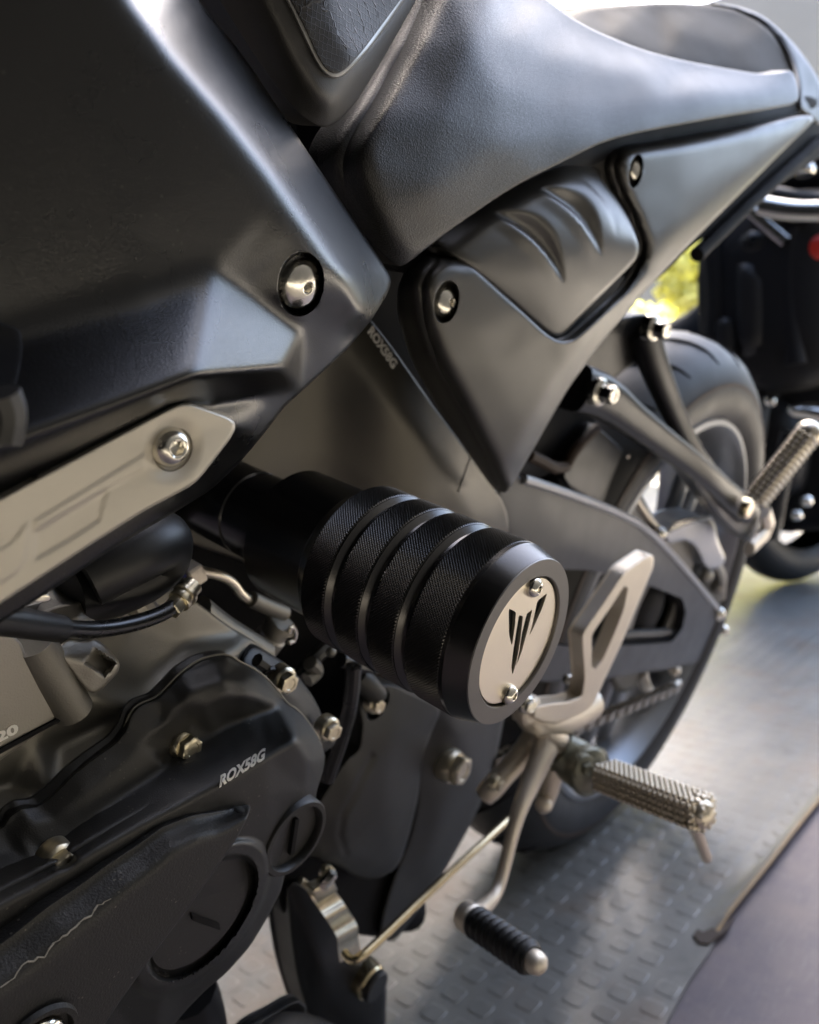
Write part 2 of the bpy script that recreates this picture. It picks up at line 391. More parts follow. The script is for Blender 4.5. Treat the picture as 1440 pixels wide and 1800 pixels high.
def box(o, ax, ay, az, bev=.15):
    """bevelled box from a centre and three half-axis vectors"""
    o, ax, ay, az = [np.asarray(k, float) for k in (o, ax, ay, az)]; b = 1 - bev; V, idx = [], {}
    for s in np.ndindex(2, 2, 2):
        sg = [2 * k - 1 for k in s]
        for k in range(3):
            c = [sg[0] * b, sg[1] * b, sg[2] * b]; c[k] = sg[k]; idx[(s, k)] = len(V); V.append(o + c[0] * ax + c[1] * ay + c[2] * az)
    F = []
    for k in range(3):
        i, j = [q for q in range(3) if q != k]
        for s in (0, 1):
            def S(a, b_): t = [0, 0, 0]; t[k] = s; t[i] = a; t[j] = b_; return tuple(t)
            F.append(tuple(idx[(S(a, b_), k)] for a, b_ in ((0, 0), (1, 0), (1, 1), (0, 1))))
        for a in (0, 1):
            for b_ in (0, 1):
                def S2(e): t = [0, 0, 0]; t[k] = e; t[i] = a; t[j] = b_; return tuple(t)
                F.append((idx[(S2(0), i)], idx[(S2(1), i)], idx[(S2(1), j)], idx[(S2(0), j)]))
    for s in np.ndindex(2, 2, 2): F.append(tuple(idx[(s, k)] for k in range(3)))
    c = o; out = []
    for f in F:
        q = np.array([V[k] for k in f]); n = np.cross(q[1] - q[0], q[2] - q[0]); out.append(f if n @ (q.mean(0) - c) > 0 else f[::-1])
    return np.array(V), out
def text_geo(s, fn, p0, p1, p2, rise=.0003, depth=.0006, shear=0.0):
    """lettering laid on a relief: baseline from pixel p0 to p1, cap height p0 to p2"""
    cu = bpy.data.curves.new('t', 'FONT'); cu.body = s; cu.size = 1; cu.shear = shear; cu.offset = .045; cu.resolution_u = 3
    ob = bpy.data.objects.new('t', cu); COL.objects.link(ob); dg = bpy.context.evaluated_depsgraph_get()
    me = bpy.data.meshes.new_from_object(ob.evaluated_get(dg)); v = np.array([q.co[:] for q in me.vertices]); f = [tuple(q.vertices) for q in me.polygons]
    bpy.data.objects.remove(ob); bpy.data.meshes.remove(me); bpy.data.curves.remove(cu)
    W, H = v[:, 0].max(), v[:, 1].max(); p0, p1, p2 = [np.array(k, float) for k in (p0, p1, p2)]
    px = p0 + (v[:, :1] / W) * (p1 - p0) + (v[:, 1:2] / H) * (p2 - p0)
    y = fn(px); A = P(px[:, 0], px[:, 1], y + rise); B_ = P(px[:, 0], px[:, 1], y - depth); N = len(v)
    ff = []
    for q in f:
        n = np.cross(A[q[1]] - A[q[0]], A[q[2]] - A[q[0]]); ff.append(q if n @ (A[q[0]] - CAM) < 0 else q[::-1])
    ed_ = {(q[i], q[(i + 1) % len(q)]) for q in ff for i in range(len(q))}
    ff += [(b, a, a + N, b + N) for a, b in ed_ if (b, a) not in ed_]
    return np.vstack([A, B_]), ff
def relief_flat(px, z0, z1):
    a = [G(x_, y_, z0) for x_, y_ in px]; b = [G(x_, y_, z0) + np.array([0, 0, z1]) for x_, y_ in px]; n_ = len(px)
    return np.array(a + b), [tuple(range(n_))[::-1], tuple(range(n_, 2 * n_))] + [(i, (i + 1) % n_, n_ + (i + 1) % n_, n_ + i) for i in range(n_)]
# ================================================================== ground
def sheet(name, pts, z, m, **k):
    v = [(p[0], p[1], z) for p in pts]; return obj(name, (v, [tuple(range(len(v)))]), m)
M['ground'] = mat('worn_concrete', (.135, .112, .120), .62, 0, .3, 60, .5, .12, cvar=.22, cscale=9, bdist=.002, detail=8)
stain(M['ground'], (.21, .17, .15), 5, .45, .7, amount=.8); stain(M['ground'], (.07, .065, .09), 16, .5, .75, amount=.7); stain(M['ground'], (.30, .27, .26), 40, .55, .8, (1, 14, 1), .6, .5)
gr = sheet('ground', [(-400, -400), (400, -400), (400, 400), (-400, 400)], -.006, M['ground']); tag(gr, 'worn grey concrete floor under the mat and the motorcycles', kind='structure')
# ------------------------------------------------------------------ studded mat
A_ = np.array([-.0303036, .00076967]); B_ = np.array([-.00076967, -.0303036]); O_ = np.array([.24833157, .23026328])
M['mat'] = mat('grey_rubber_mat', (.215, .21, .195), .33, 0, .25, 700, .7, .12, cvar=.25, cscale=14, bdist=.0006, detail=5)
stain(M['mat'], (.17, .115, .075), 7, .50, .72, amount=.75); stain(M['mat'], (.10, .10, .10), 24, .55, .75, amount=.6); stain(M['mat'], (.36, .35, .33), 60, .60, .78, amount=.6)
edge_px = [(1120, 1880), (1170, 1800), (1212, 1722), (1250, 1668)]
cut = G(1228, 1640)[:2]
e0 = [G(*p)[:2] for p in edge_px]
e1 = [G(*p)[:2] for p in [(1262, 1640), (1300, 1592), (1350, 1530), (1395, 1470), (1440, 1412), (1500, 1335)]]
far = G(1440, 992)[:2]; far2 = G(1385, 962)[:2]
def edge_y(x):      # right-hand edge of the mat as a function of x (towards the front of the bike is larger)
    q = sorted([(p[0], p[1]) for p in e0 + e1]); return np.interp(x, [k[0] for k in q], [k[1] for k in q])
xs = np.linspace(far[0] - .02, 1.1, 300)
nx_ = len(xs); rows = []
YL = -.75
cx = cut[0]
def lift(x, d):
    """curled lip behind the nick in the edge: d = distance in from the edge"""
    a = smooth(0, .03, cx - x) * (1 - .55 * smooth(.05, .6, cx - x)); return .009 * a * np.clip(1 - d / .022, 0, 1) ** 2
V, F = [], []
ds = [0, .002, .006, .012, .02, .03, .04, .055, .08, .15, .3, .5, .8, 1.2]
for i, x in enumerate(xs):
    ye = edge_y(x)
    for d in ds: V.append((x, ye - d, .0 + lift(x, d)))
    for d in ds[::-1]: V.append((x, ye - d, -.004 + lift(x, d)))
n = 2 * len(ds)
for i in range(nx_ - 1):
    for j in range(n): F.append((i * n + j, i * n + (j + 1) % n, (i + 1) * n + (j + 1) % n, (i + 1) * n + j))
F.append(tuple(range(n))[::-1]); F.append(tuple(range((nx_ - 1) * n, nx_ * n)))
mt = obj('floor_mat', (V, F), M['mat'])
tag(mt, 'grey studded rubber floor mat lying under the motorcycle, one edge curled up', 'floor mat')
we = obj('lit_edge', tube([(p_[0], p_[1] - .001, -.002 + lift(p_[0], .001)) for p_ in [(x_, edge_y(x_)) for x_ in np.linspace(cx - .004, e1[-1][0], 30)]], .0022, 8, 1), mat('tan_edge_light', (.42, .29, .15), .5), mt)  # gold light on the curled lip, painted as a tan strip
ob_ = obj('torn_corner', relief_flat([(1218, 1647), (1226, 1636), (1236, 1641), (1250, 1634), (1270, 1631), (1292, 1612), (1280, 1636), (1262, 1650), (1246, 1662), (1230, 1660)], .0005, .002) , M['brown'], mt)
# studs: rounded squares moulded on the mat
def stud_ring(s, r, k=3):
    q = []
    for cx_, cy_, a0 in ((1, 1, 0), (-1, 1, 90), (-1, -1, 180), (1, -1, 270)):
        for j in range(k): a = math.radians(a0 + 90 * j / (k - 1)); q.append((cx_ * (s - r) + r * math.cos(a), cy_ * (s - r) + r * math.sin(a)))
    return np.array(q)
rings = [(stud_ring(.0101, .004), -.0003), (stud_ring(.0097, .0038), .00038), (stud_ring(.0091, .0035), .00052), (stud_ring(.0070, .003), .00048), (stud_ring(.0040, .0018), .00045)]
ua, ub = A_ / np.linalg.norm(A_), B_ / np.linalg.norm(B_); V, F, off = [], [], 0
for i in range(-30, 42):
    for j in range(-9, 26):
        c = O_ + A_ * i + B_ * j
        if c[0] < xs[0] + .012 or c[0] > 1.08 or c[1] > edge_y(c[0]) - .012 or c[1] < edge_y(c[0]) - 1.15: continue
        zz = lift(c[0], edge_y(c[0]) - c[1])
        for rg, z in rings:
            for q in rg: V.append((*(c + q[0] * ua + q[1] * ub), z + zz))
        m_ = len(rings[0][0])
        for a in range(len(rings) - 1):
            for b in range(m_): F.append((off + a * m_ + b, off + a * m_ + (b + 1) % m_, off + (a + 1) * m_ + (b + 1) % m_, off + (a + 1) * m_ + b))
        F.append(tuple(off + (len(rings) - 1) * m_ + b for b in range(m_))); off += m_ * len(rings)
st = obj('stud', (V, [f[::-1] for f in F] if np.cross(ua, ub) < 0 else F), M['mat'], mt, 50); st['kind'] = 'stuff'

# ================================================================== motorcycle
bike = empty('motorcycle', (0, 0, ROOTZ), (-LEAN, 0, 0))
tag(bike, 'black and grey motorcycle with a round knurled crash slider, leaning on its stand', 'motorcycle')
def part(name, geo, m, parent=None, angle=35, label=None): return obj(name, geo, M[m] if isinstance(m, str) else m, parent or bike, angle, label)

# ---- side shroud
TRIM = np.array([(-90, 925), (0, 875), (150, 795), (300, 716), (335, 709), (402, 733), (414, 748), (405, 772), (350, 843), (250, 900), (125, 980), (0, 1062), (-90, 1120)], float)
f_sm = pl([(520, 520, .1655), (560, 480, .1662), (600, 590, .1530), (560, 650, .1510), (520, 690, .1515), (-90, 1160, .166), (0, 980, .168), (150, 900, .168), (330, 560, .1665), (400, 640, .160)], 11, lines=[
    [(-90, -90, .1635), (-90, 594, .1635), (-90, 800, .166)], [(20, -120, .1660), (90, 100, .1661), (170, 300, .1663), (245, 480, .1665)],
    [(130, -90, .1672), (190, 0, .1675), (258, 100, .1675), (348, 200, .1675), (428, 300, .1674), (495, 390, .1672), (540, 455, .1667)],
    [(190, -90, .1668), (232, 0, .1669), (308, 100, .1668), (398, 200, .1667), (478, 300, .1664), (550, 400, .1656), (608, 480, .1637), (640, 548, .1600)],
    [(290, -120, .133), (350, 0, .132), (430, 100, .131), (510, 220, .1295), (590, 340, .1285), (665, 450, .1275), (694, 495, .127), (664, 560, .138), (612, 622, .147), (502, 720, .151), (450, 784, .152), (415, 825, .154), (370, 866, .156), (300, 910, .165), (200, 968, .166), (100, 1040, .166), (0, 1100, .166), (-90, 1165, .166)],
    [(375, 479, .1665), (445, 511, .1632), (528, 590, .1585), (466, 706, .158), (434, 758, .1610)],
    [(-90, 935, .1690), (0, 884, .1690), (150, 804, .1690), (240, 757, .1690), (300, 726, .1690), (330, 717, .1690), (365, 727, .1680), (400, 741, .1655), (408, 752, .1640), (398, 772, .1625), (345, 840, .1615)],
    [(-90, 1000, .1680), (100, 900, .1680), (300, 790, .1670), (380, 760, .1650)]])
def plane3(a, b, c):
    A = np.array([[p[0], p[1], 1] for p in (a, b, c)], float); k_ = np.linalg.solve(A, [a[2], b[2], c[2]]); return lambda q: q[:, 0] * k_[0] + q[:, 1] * k_[1] + k_[2]
bulge = [plane3((0, 800, .1895), (340, 661, .188), (366, 483, .1668)), plane3((375, 482, .1666), (528, 590, .160), (342, 661, .188)),
         plane3((0, 800, .1895), (340, 661, .188), (336, 704, .173)), plane3((340, 661, .188), (466, 706, .1783), (427, 735, .1765)), plane3((528, 590, .160), (466, 706, .1783), (524, 696, .152))]
def f_sh(q):
    q = np.asarray(q, float); k_ = .0015; b = -k_ * np.log(sum(np.exp(-np.clip((f(q) - .15) / k_, -300, 300)) for f in bulge)) + .15
    a = f_sm(q); m_ = np.maximum(a, b); y = m_ + k_ * np.log(np.exp((a - m_) / k_) + np.exp((b - m_) / k_)) - .0001
    d = np.where(inside(q, TRIM), 0, segdist(q, TRIM)); wd = smooth(3, 15, d); return a * (1 - wd) + y * wd      # pocket round the trim plate
f_sh = dimple(f_sh, 530, 500, .0088, .0055, .0006)
sh_out = [(-90, -90), (305, -90), (350, 0), (430, 100), (510, 220), (590, 340), (665, 450), (684, 482), (688, 496), (682, 515), (655, 560), (610, 615), (552, 668), (500, 715), (475, 748), (450, 780), (415, 820), (370, 862), (300, 905), (200, 963), (100, 1032), (0, 1095), (-90, 1155)]
hole_opening = [(-95, 560), (20, 572), (44, 585), (42, 640), (30, 700), (12, 745), (-95, 790)]
shroud = part('side_shroud', relief(sh_out, f_sh, 5.5, (7, .0022), .006, rr=.15), 'shroud', angle=60, label='black satin side shroud with a bevelled rear edge')
p, n = surf(f_sh, 530, 500); part('screw', button(p, n, .0074, .0017, .0030), 'chrome', shroud)
# dark opening at the left of the shroud
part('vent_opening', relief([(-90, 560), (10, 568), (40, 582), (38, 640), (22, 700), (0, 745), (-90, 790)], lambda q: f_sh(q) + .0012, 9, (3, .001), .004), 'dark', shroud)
part('duct', tube([P(0, 690, .195), P(14, 725, .195), P(4, 775, .195)], .0035, 10), 'rubber', shroud)
# ---- silver trim plate
f0 = pl([(-90, 850, .1715), (-90, 1120, .1725), (160, 880, .1715), (310, 780, .1710), (420, 740, .1705), (350, 850, .1725)], 8)
def f_tr(q):
    y = f0(q)
    for poly in ([(60, 932), (64, 914), (255, 798), (256, 821), (190, 857), (140, 885)], [(-60, 1000), (20, 955), (52, 915), (46, 980), (30, 1007), (-60, 1060)], [(190, 858), (174, 916), (126, 947), (60, 985), (64, 935), (140, 888)]):
        pg = np.array(poly, float); d = segdist(q, pg); s = np.where(inside(q, pg), 1, -1); y = y + .00036 * smooth(-3, 3, s * d) * (-1 if poly[0][0] == 190 else 1) * .9
    return y
f_tr2 = dimple(dimple(f_tr, 305, 790, .0098, .0026, .003, True), 305, 791, .0058, .0016, .0005)
tr_out = [(-90, 925), (0, 875), (150, 795), (300, 716), (318, 709), (335, 709), (365, 719), (402, 733), (413, 742), (414, 754), (405, 772), (350, 843), (330, 858), (250, 900), (125, 980), (0, 1062), (-90, 1120)]
trim = part('trim_plate', relief(tr_out, f_tr2, 5.5, (6, .0014), .004, rr=.15), 'trim', angle=60, label='silver painted trim plate with moulded chevrons')
p, n = surf(f_tr, 303, 786); p = p + [0, .0004, 0]; part('screw', button(p - n * .0018, n, .0052, .0021, .0040), 'chrome', trim)

# ---- tank side panel with knee pad
f_tk = pl([(590, 50, .1375), (560, -80, .136), (540, 40, .1378), (620, 100, .1375)], 10, lines=[
    [(300, -100, .115), (383, 0, .119), (438, 90, .122), (498, 174, .126), (530, 208, .128), (552, 224, .129), (576, 228, .128), (598, 215, .126), (628, 182, .123), (668, 119, .118), (735, 0, .108), (790, -95, .100)],
    [(420, -100, .131), (470, 0, .1345), (500, 70, .1365), (530, 125, .1380), (556, 165, .1385), (580, 180, .1380), (600, 165, .1365), (630, 128, .1340), (668, 70, .1290), (712, 0, .1220), (770, -95, .113)]])
tk_out = [(320, -90), (385, 0), (440, 90), (500, 172), (530, 205), (552, 220), (576, 224), (596, 212), (625, 180), (665, 118), (732, 0), (785, -90)]
tank = part('tank_panel', relief(tk_out, f_tk, 9, (3, .001), .01), 'tank', angle=60)
ins = [(455, -90), (503, 0), (530, 58), (552, 104), (566, 126), (580, 137), (594, 139), (610, 130), (640, 100), (675, 54), (712, 0), (770, -90)]
part('pad_border', relief(ins, lambda q: f_tk(q) + .0012, 6, (5, .0016), .003), mat('satin_border', (.20, .20, .20), .35, .4), tank, 60)
c_ = np.array(ins, float); cc = np.array([600., 20.]); ins2 = [tuple(cc + (q - cc) * (1 - 9 / np.linalg.norm(q - cc))) for q in c_]
part('knee_pad', relief(ins2, lambda q: f_tk(q) + .0016, 7, (2, .0008), .003), 'pad', tank, 60)

# ---- seat
ridge = [(890, -70), (925, -30), (965, 0), (1000, 28), (1035, 48), (1070, 64), (1120, 84), (1170, 99), (1220, 110), (1270, 119), (1310, 126), (1338, 130)]
ry = [.070, .074, .078, .080, .081, .082, .083, .084, .085, .086, .088, .090]
f_st = pl([(830, 60, .121), (780, 200, .1305), (760, 330, .134), (870, -60, .100), (880, 60, .114), (870, 150, .126), (870, 250, .131),
           (930, 40, .1005), (950, 90, .108), (960, 180, .120), (990, 230, .1245), (1060, 190, .1175), (1040, 110, .1035), (1150, 170, .1145), (1150, 125, .102), (1250, 160, .112), (1330, 158, .108), (1390, 140, .100), (1395, 110, .09)], 17, lines=[
    [(775, -100, .086), (735, -10, .089), (690, 90, .096), (648, 168, .102), (600, 232, .106), (580, 270, .108), (578, 300, .110), (592, 340, .112), (622, 390, .115), (658, 438, .119), (690, 468, .122), (703, 474, .123)],
    [(830, -100, .104), (790, -30, .107), (752, 40, .112), (705, 125, .120), (662, 195, .127), (640, 235, .1295), (632, 265, .131), (640, 310, .132), (660, 370, .1325), (690, 425, .132), (708, 452, .130)],
    [(703, 474, .124), (718, 464, .129), (745, 443, .1305), (800, 400, .130), (900, 330, .128), (1000, 280, .126), (1060, 250, .124), (1130, 232, .122), (1250, 210, .117), (1350, 193, .110), (1405, 183, .104)],
    [(a, b, y) for (a, b), y in zip(ridge, ry)]])
st_out = ridge + [(1370, 128), (1392, 122), (1402, 150), (1404, 182), (1350, 192), (1250, 209), (1130, 231), (1060, 249), (1000, 279), (900, 329), (800, 398), (745, 440), (718, 462), (703, 469), (690, 464), (655, 432), (620, 385), (592, 332), (580, 295), (584, 262), (600, 232), (650, 165), (690, 95), (735, 0), (775, -90), (870, -90)]
g_seat = relief(st_out, f_st, 9, (3, .0015), .012)
ra = np.array([P(a, b, f_st(np.array([[a, b]]))[0]) for a, b in ridge]); tp = [[], []]
for q in ra:
    for k, s in enumerate((1.0, .75, .4, 0, -.4, -.75, -1.0)): tp[0].append((q[0], q[1] * s, q[2] - .001 - .012 * (1 - abs(s))))
tp[1] = [(i * 7 + k, i * 7 + k + 1, i * 7 + k + 8, i * 7 + k + 7) for i in range(len(ra) - 1) for k in range(6)]
seat = part('seat', [g_seat, mirror(g_seat), (tp[0], tp[1])], 'leather', angle=70, label='black grained vinyl rider seat')
f_pi = pl([(980, 34, .070), (1000, 34, .074), (1070, 70, .076), (1170, 105, .078), (1270, 126, .080), (1335, 136, .086), (1400, 150, .088), (985, 26, .05), (1050, 15, .03), (1150, 6, .02), (1250, 9, .02), (1310, 26, .03), (1350, 52, .05), (1385, 96, .065), (1200, 50, .055), (1100, 40, .055), (1290, 80, .064)], 10)
g_pi = relief([(985, 42), (1003, 24), (1050, 14), (1100, 9), (1150, 5), (1200, 5), (1250, 9), (1292, 17), (1330, 35), (1360, 60), (1383, 92), (1396, 125), (1400, 150), (1340, 150), (1270, 140), (1170, 120), (1070, 85)], f_pi, 9, (8, .006), .02)
part('pillion_pad', [g_pi, mirror(g_pi)], 'pillion', angle=70)
f_ta = pl([(1290, 5, .02), (1360, 40, .045), (1420, 100, .06), (1450, 200, .07), (1400, 200, .085), (1395, 110, .07)], 6)
part('tail_cowl', relief([(1240, 4), (1292, 8), (1345, 28), (1395, 75), (1425, 115), (1445, 150), (1470, 260), (1425, 205), (1402, 190), (1407, 150), (1392, 100), (1368, 62), (1335, 34), (1292, 16)], f_ta, 8, (6, .004), .02), 'plastic', angle=60)
part('seat_piping', tube([P(a, b, y) for a, b, y in [(1292, 17, .022), (1330, 34, .035), (1362, 60, .05), (1385, 92, .066), (1398, 125, .08), (1404, 160, .095), (1404, 184, .1)]], .0022, 8), 'plastic', seat)
part('seat_base', relief([(560, 180), (700, 60), (800, 250), (1060, 200), (1440, 160), (1436, 200), (1100, 262), (900, 360), (720, 500), (640, 430)], pl([(560, 180, .08), (640, 430, .095), (720, 500, .10), (900, 360, .105), (1100, 255, .10), (1440, 190, .075), (700, 60, .08), (1060, 200, .1)], 5), 14, (3, .001), .02), 'dark', angle=60)

# ---- airbox cover with three scalloped louvres
def louv(q):
    y = np.zeros(len(q))
    for (ax, ay), (bx, by), w_, amp in (((866, 376), (990, 500), 38, .0050), ((946, 334), (1056, 452), 36, .0044), ((1012, 312), (1082, 424), 22, .0010)):
        d = np.array([bx - ax, by - ay], float); L = np.linalg.norm(d); d /= L; nn = np.array([d[1], -d[0]])
        u = np.clip(((q - [ax, ay]) @ d) / L, 0, 1); k = np.sin(np.pi * u ** .8); s = (q - [ax, ay]) @ nn - 16 * np.sin(u * np.pi)
        y -= amp * k * smooth(0, 5, s) * (1 - smooth(5, 8 + w_ * k, s)); y += amp * .25 * k * smooth(-26, 0, s) * (1 - smooth(0, 3, s))
    return y
f_ab0 = pl([], 14, lines=[
    [(740, 430, .104), (790, 385, .100), (860, 338, .097), (935, 292, .093), (1010, 250, .089), (1060, 270, .088)],
    [(780, 455, .117), (845, 395, .1165), (915, 350, .1155), (990, 312, .114), (1050, 322, .113)],
    [(800, 470, .120), (880, 430, .1215), (960, 400, .1225), (1040, 372, .1215), (1090, 370, .119)],
    [(850, 500, .1205), (930, 480, .1235), (1000, 450, .1245), (1075, 420, .1235), (1120, 425, .120)],
    [(900, 535, .1195), (960, 530, .1225), (1030, 500, .1235), (1095, 465, .1215)],
    [(965, 600, .1185), (990, 600, .1195), (1015, 572, .1205), (1075, 515, .1200), (1125, 460, .1185)]])
f_ab = lambda q: f_ab0(q) + louv(q)
part('airbox_cover', relief([(755, 425), (790, 380), (860, 335), (935, 290), (1010, 250), (1045, 275), (1062, 318), (1082, 345), (1107, 388), (1121, 422), (1123, 441), (1117, 459), (1066, 510), (1012, 566), (990, 590), (974, 592), (955, 580), (890, 522), (800, 454)], f_ab, 4, (7, .0022), .012), 'airbox', angle=70, label='grey airbox cover with three scalloped louvres')
part('bracket', relief([(1005, 292), (1040, 270), (1085, 252), (1090, 275), (1070, 290), (1078, 335), (1060, 320)], .1, 8, (3, .001), .004), 'airbox')

# ---- tail side cover
f_sc = pl([(840, 580, .1235), (870, 650, .1228), (900, 720, .1205), (1150, 320, .1115), (1200, 350, .1110), (1280, 290, .1035), (1180, 400, .1135)], 8, lines=[
    [(775, 440, .104), (740, 462, .100), (714, 490, .098), (712, 560, .098), (735, 645, .096), (797, 750, .093), (866, 856, .090), (885, 875, .089)],
    [(830, 470, .1215), (805, 460, .1205), (778, 464, .1205), (758, 480, .121), (750, 505, .122), (757, 570, .122), (785, 640, .122), (842, 750, .119), (890, 852, .113)],
    [(830, 470, .1215), (900, 533, .1230), (960, 590, .1238), (990, 605, .124), (1020, 598, .124), (1060, 557, .1235), (1100, 517, .122), (1130, 482, .120), (1141, 450, .118), (1140, 432, .1165), (1122, 392, .115), (1102, 352, .1135), (1090, 318, .113), (1088, 292, .1125), (1098, 272, .112), (1125, 263, .111), (1200, 253, .1085), (1320, 231, .0995), (1405, 213, .0925), (1440, 205, .088)],
    [(1090, 246, .093), (1056, 272, .089), (1050, 300, .089), (1080, 345, .092), (1105, 390, .095), (1115, 425, .097), (1114, 452, .099)],
    [(1440, 215, .0865), (1380, 264, .090), (1300, 344, .096), (1200, 444, .103), (1130, 520, .108), (1060, 604, .1105), (1000, 684, .1115), (960, 754, .111), (920, 824, .109), (890, 872, .107)],
    [(1400, 236, .0925), (1345, 272, .0980), (1265, 342, .1045), (1178, 428, .1130), (1100, 514, .1190), (1035, 598, .1220), (972, 682, .1212), (932, 748, .1190), (905, 800, .1165)]])
f_sc = dimple(dimple(f_sc, 785, 531, .0090, .0050, .0006), 1118, 301, .0088, .005, .0006)
sc_out = [(728, 482), (745, 462), (775, 450), (805, 453), (832, 468), (900, 530), (960, 586), (978, 597), (992, 600), (1010, 595), (1060, 552), (1100, 513), (1118, 484), (1122, 456), (1121, 430), (1110, 392), (1084, 345), (1058, 304), (1060, 278), (1088, 254), (1130, 252), (1200, 242), (1320, 222), (1405, 204), (1427, 203), (1430, 214), (1380, 261), (1300, 341), (1200, 441), (1130, 516), (1060, 600), (1000, 681), (960, 751), (920, 821), (897, 858), (886, 868), (872, 852), (800, 745), (740, 640), (716, 560), (717, 510)]
sc = part('tail_side_cover', relief(sc_out, f_sc, 7, (6, .0025), .006, rr=.15), 'cover', angle=60, label='dark grey satin tail side cover')
for q in ((785, 531), (1118, 301)):
    p, n = surf(f_sc, *q); part('screw', button(p, n, .0074, .0018, .0033), 'chrome', sc)
# thin rails under the tail
part('tail_rail', tube([P(a, b, .075) for a, b in ((1225, 448), (1330, 345), (1440, 248))], .006, 10), 'dark')
part('under_tail', relief([(1140, 505), (1200, 435), (1300, 335), (1400, 235), (1450, 200), (1480, 250), (1362, 330), (1264, 402), (1215, 432), (1180, 470)], .072, 9, (3, .001), .03), 'dark')
part('lower_rail', tube([P(a, b, .06) for a, b in ((1265, 402), (1330, 350), (1385, 300), (1450, 240))], .0045, 10), 'peg')
# ---- frame spar
f_fr0 = pl([(500, 700, .100), (430, 830, .100), (600, 800, .1005), (700, 900, .1000), (250, 925, .096), (470, 1005, .096), (700, 1100, .092), (860, 1100, .085)], 9, lines=[
    [(600, 495, .0925), (648, 552, .0925), (697, 618, .0925), (772, 725, .092), (855, 835, .0915), (886, 878, .0905), (902, 950, .088), (902, 1095, .088)],
    [(560, 535, .100), (620, 625, .100), (672, 694, .100), (742, 775, .100), (806, 862, .099), (832, 912, .097), (840, 1010, .092), (838, 1095, .090)]])
f_fr = lambda q: f_fr0(q) - .045 + .032 * smooth(520, 760, q[:, 0])
fr_out = [(560, 540), (648, 556), (697, 620), (772, 727), (855, 837), (882, 876), (891, 900), (900, 950), (900, 1090), (700, 1110), (560, 1050), (470, 1006), (420, 984), (340, 958), (265, 933), (200, 900), (300, 780), (450, 640)]
frm = part('frame_spar', relief(fr_out, f_fr, 8, (4, .0016), .03, rr=.12), 'frame', angle=60, label='grey brown painted frame spar')
part('lettering', text_geo('ROX58G', lambda q: f_fr(q) + .0002, (646, 583), (691, 649), (655, 571), .0006), 'white', frm)
part('weld_seam', [ball(P(a, b, f_fr(np.array([[a, b]]))[0]), .0008, 8) for a, b in zip(np.linspace(827, 806, 12), np.linspace(803, 862, 12))], 'frame', frm)
# dark interior behind the panels (airbox, wiring and inner frame seen as one black mass)
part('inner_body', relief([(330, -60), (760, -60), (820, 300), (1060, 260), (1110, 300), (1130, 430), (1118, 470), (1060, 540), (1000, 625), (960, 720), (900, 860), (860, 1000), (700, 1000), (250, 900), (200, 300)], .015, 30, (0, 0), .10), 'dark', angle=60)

# ---- crash slider
S0 = np.array([.6476, 0, .5369]); YA = np.array([0, 1, 0])
slider = empty('crash_slider'); slider.parent = bike; slider['label'] = 'black anodised crash slider with knurled barrel and polished end plate'
R0 = .0325
part('collar', lathe([(.019, .0), (.019, .0835), (.0183, .0842), (.0183, .0858), (.019, .0865), (.019, .109), (.0262, .1092), (.0275, .1105), (.0275, .141), (.0282, .1425), (.0318, .1480), (.0320, .1485)], S0, YA, 96, None, (True, False)), 'anod', slider)
def knurl(y0, y1, nc=166):
    rows = int(round((y1 - y0) / .00060)); V, F = [], []; seg = nc * 2
    for i in range(rows + 1):
        for j in range(seg):
            a = 2 * np.pi * j / seg; rr = R0 + (.00026 if (i + j) % 2 == 0 and 0 < i < rows else -.0002)
            V.append((S0[0] + rr * math.cos(a), y0 + (y1 - y0) * i / rows, S0[2] + rr * math.sin(a)))
    for i in range(rows):
        for j in range(seg):
            a, b = i * seg + j, i * seg + (j + 1) % seg
            if (i + j) % 2 == 0: F += [(a, b + seg, b), (a, a + seg, b + seg)]
            else: F += [(a, a + seg, b), (b, a + seg, b + seg)]
    return V, F
gr_y = (.1625, .1790, .1955); bw = .0024
yb = [.1484] + [k for y in gr_y for k in (y - bw, y + bw)] + [.2125]
for i in range(0, 8, 2): part('knurled_band', knurl(yb[i], yb[i + 1]), 'anod', slider, 20)
for y in gr_y:
    part('groove_ring', lathe([(R0 - .0003, y - bw), (R0 - .0003, y - bw + .0003), (R0 - .0022, y - .0004), (R0 - .0024, y + .0006), (R0 - .0012, y + bw - .0004), (R0 - .0003, y + bw)], S0, YA, 128, None, (False, False)), 'anod', slider, 30)
part('barrel_end', lathe([(R0, .2124), (R0 + .0001, .2140), (R0 - .0002, .2146), (.0302, .2216), (.0300, .2220)], S0, YA, 128, None, (False, False)), 'anod', slider, 25)
part('end_ring', lathe([(.0300, .2220), (.0298, .2224), (.0240, .2224), (.0237, .2221), (.0237, .2195), (.0001, .2195)], S0, YA, 128, None, (False, False)), 'anodface', slider, 25)
def zp(*q): return [(x / 2.88 + 540, y / 2.88 + 800) for x, y in q]
k = np.linspace(0, 2 * np.pi, 90, endpoint=False)
pc = proj(np.stack([S0[0] + .0229 * np.cos(k), np.full(90, .2213), S0[2] + .0229 * np.sin(k)], -1))
logo = [zp((1021, 775), (1058, 795), (1052, 868), (1037, 968), (1022, 905)), zp((1073, 810), (1093, 815), (1080, 930), (1064, 1030), (1050, 1080), (1040, 1112), (1034, 1075), (1042, 1000), (1058, 900)),
        zp((1112, 803), (1141, 780), (1118, 880), (1085, 1000), (1056, 1075), (1070, 1015), (1088, 900)), zp((1166, 738), (1217, 697), (1190, 775), (1150, 865), (1124, 918), (1142, 850))]
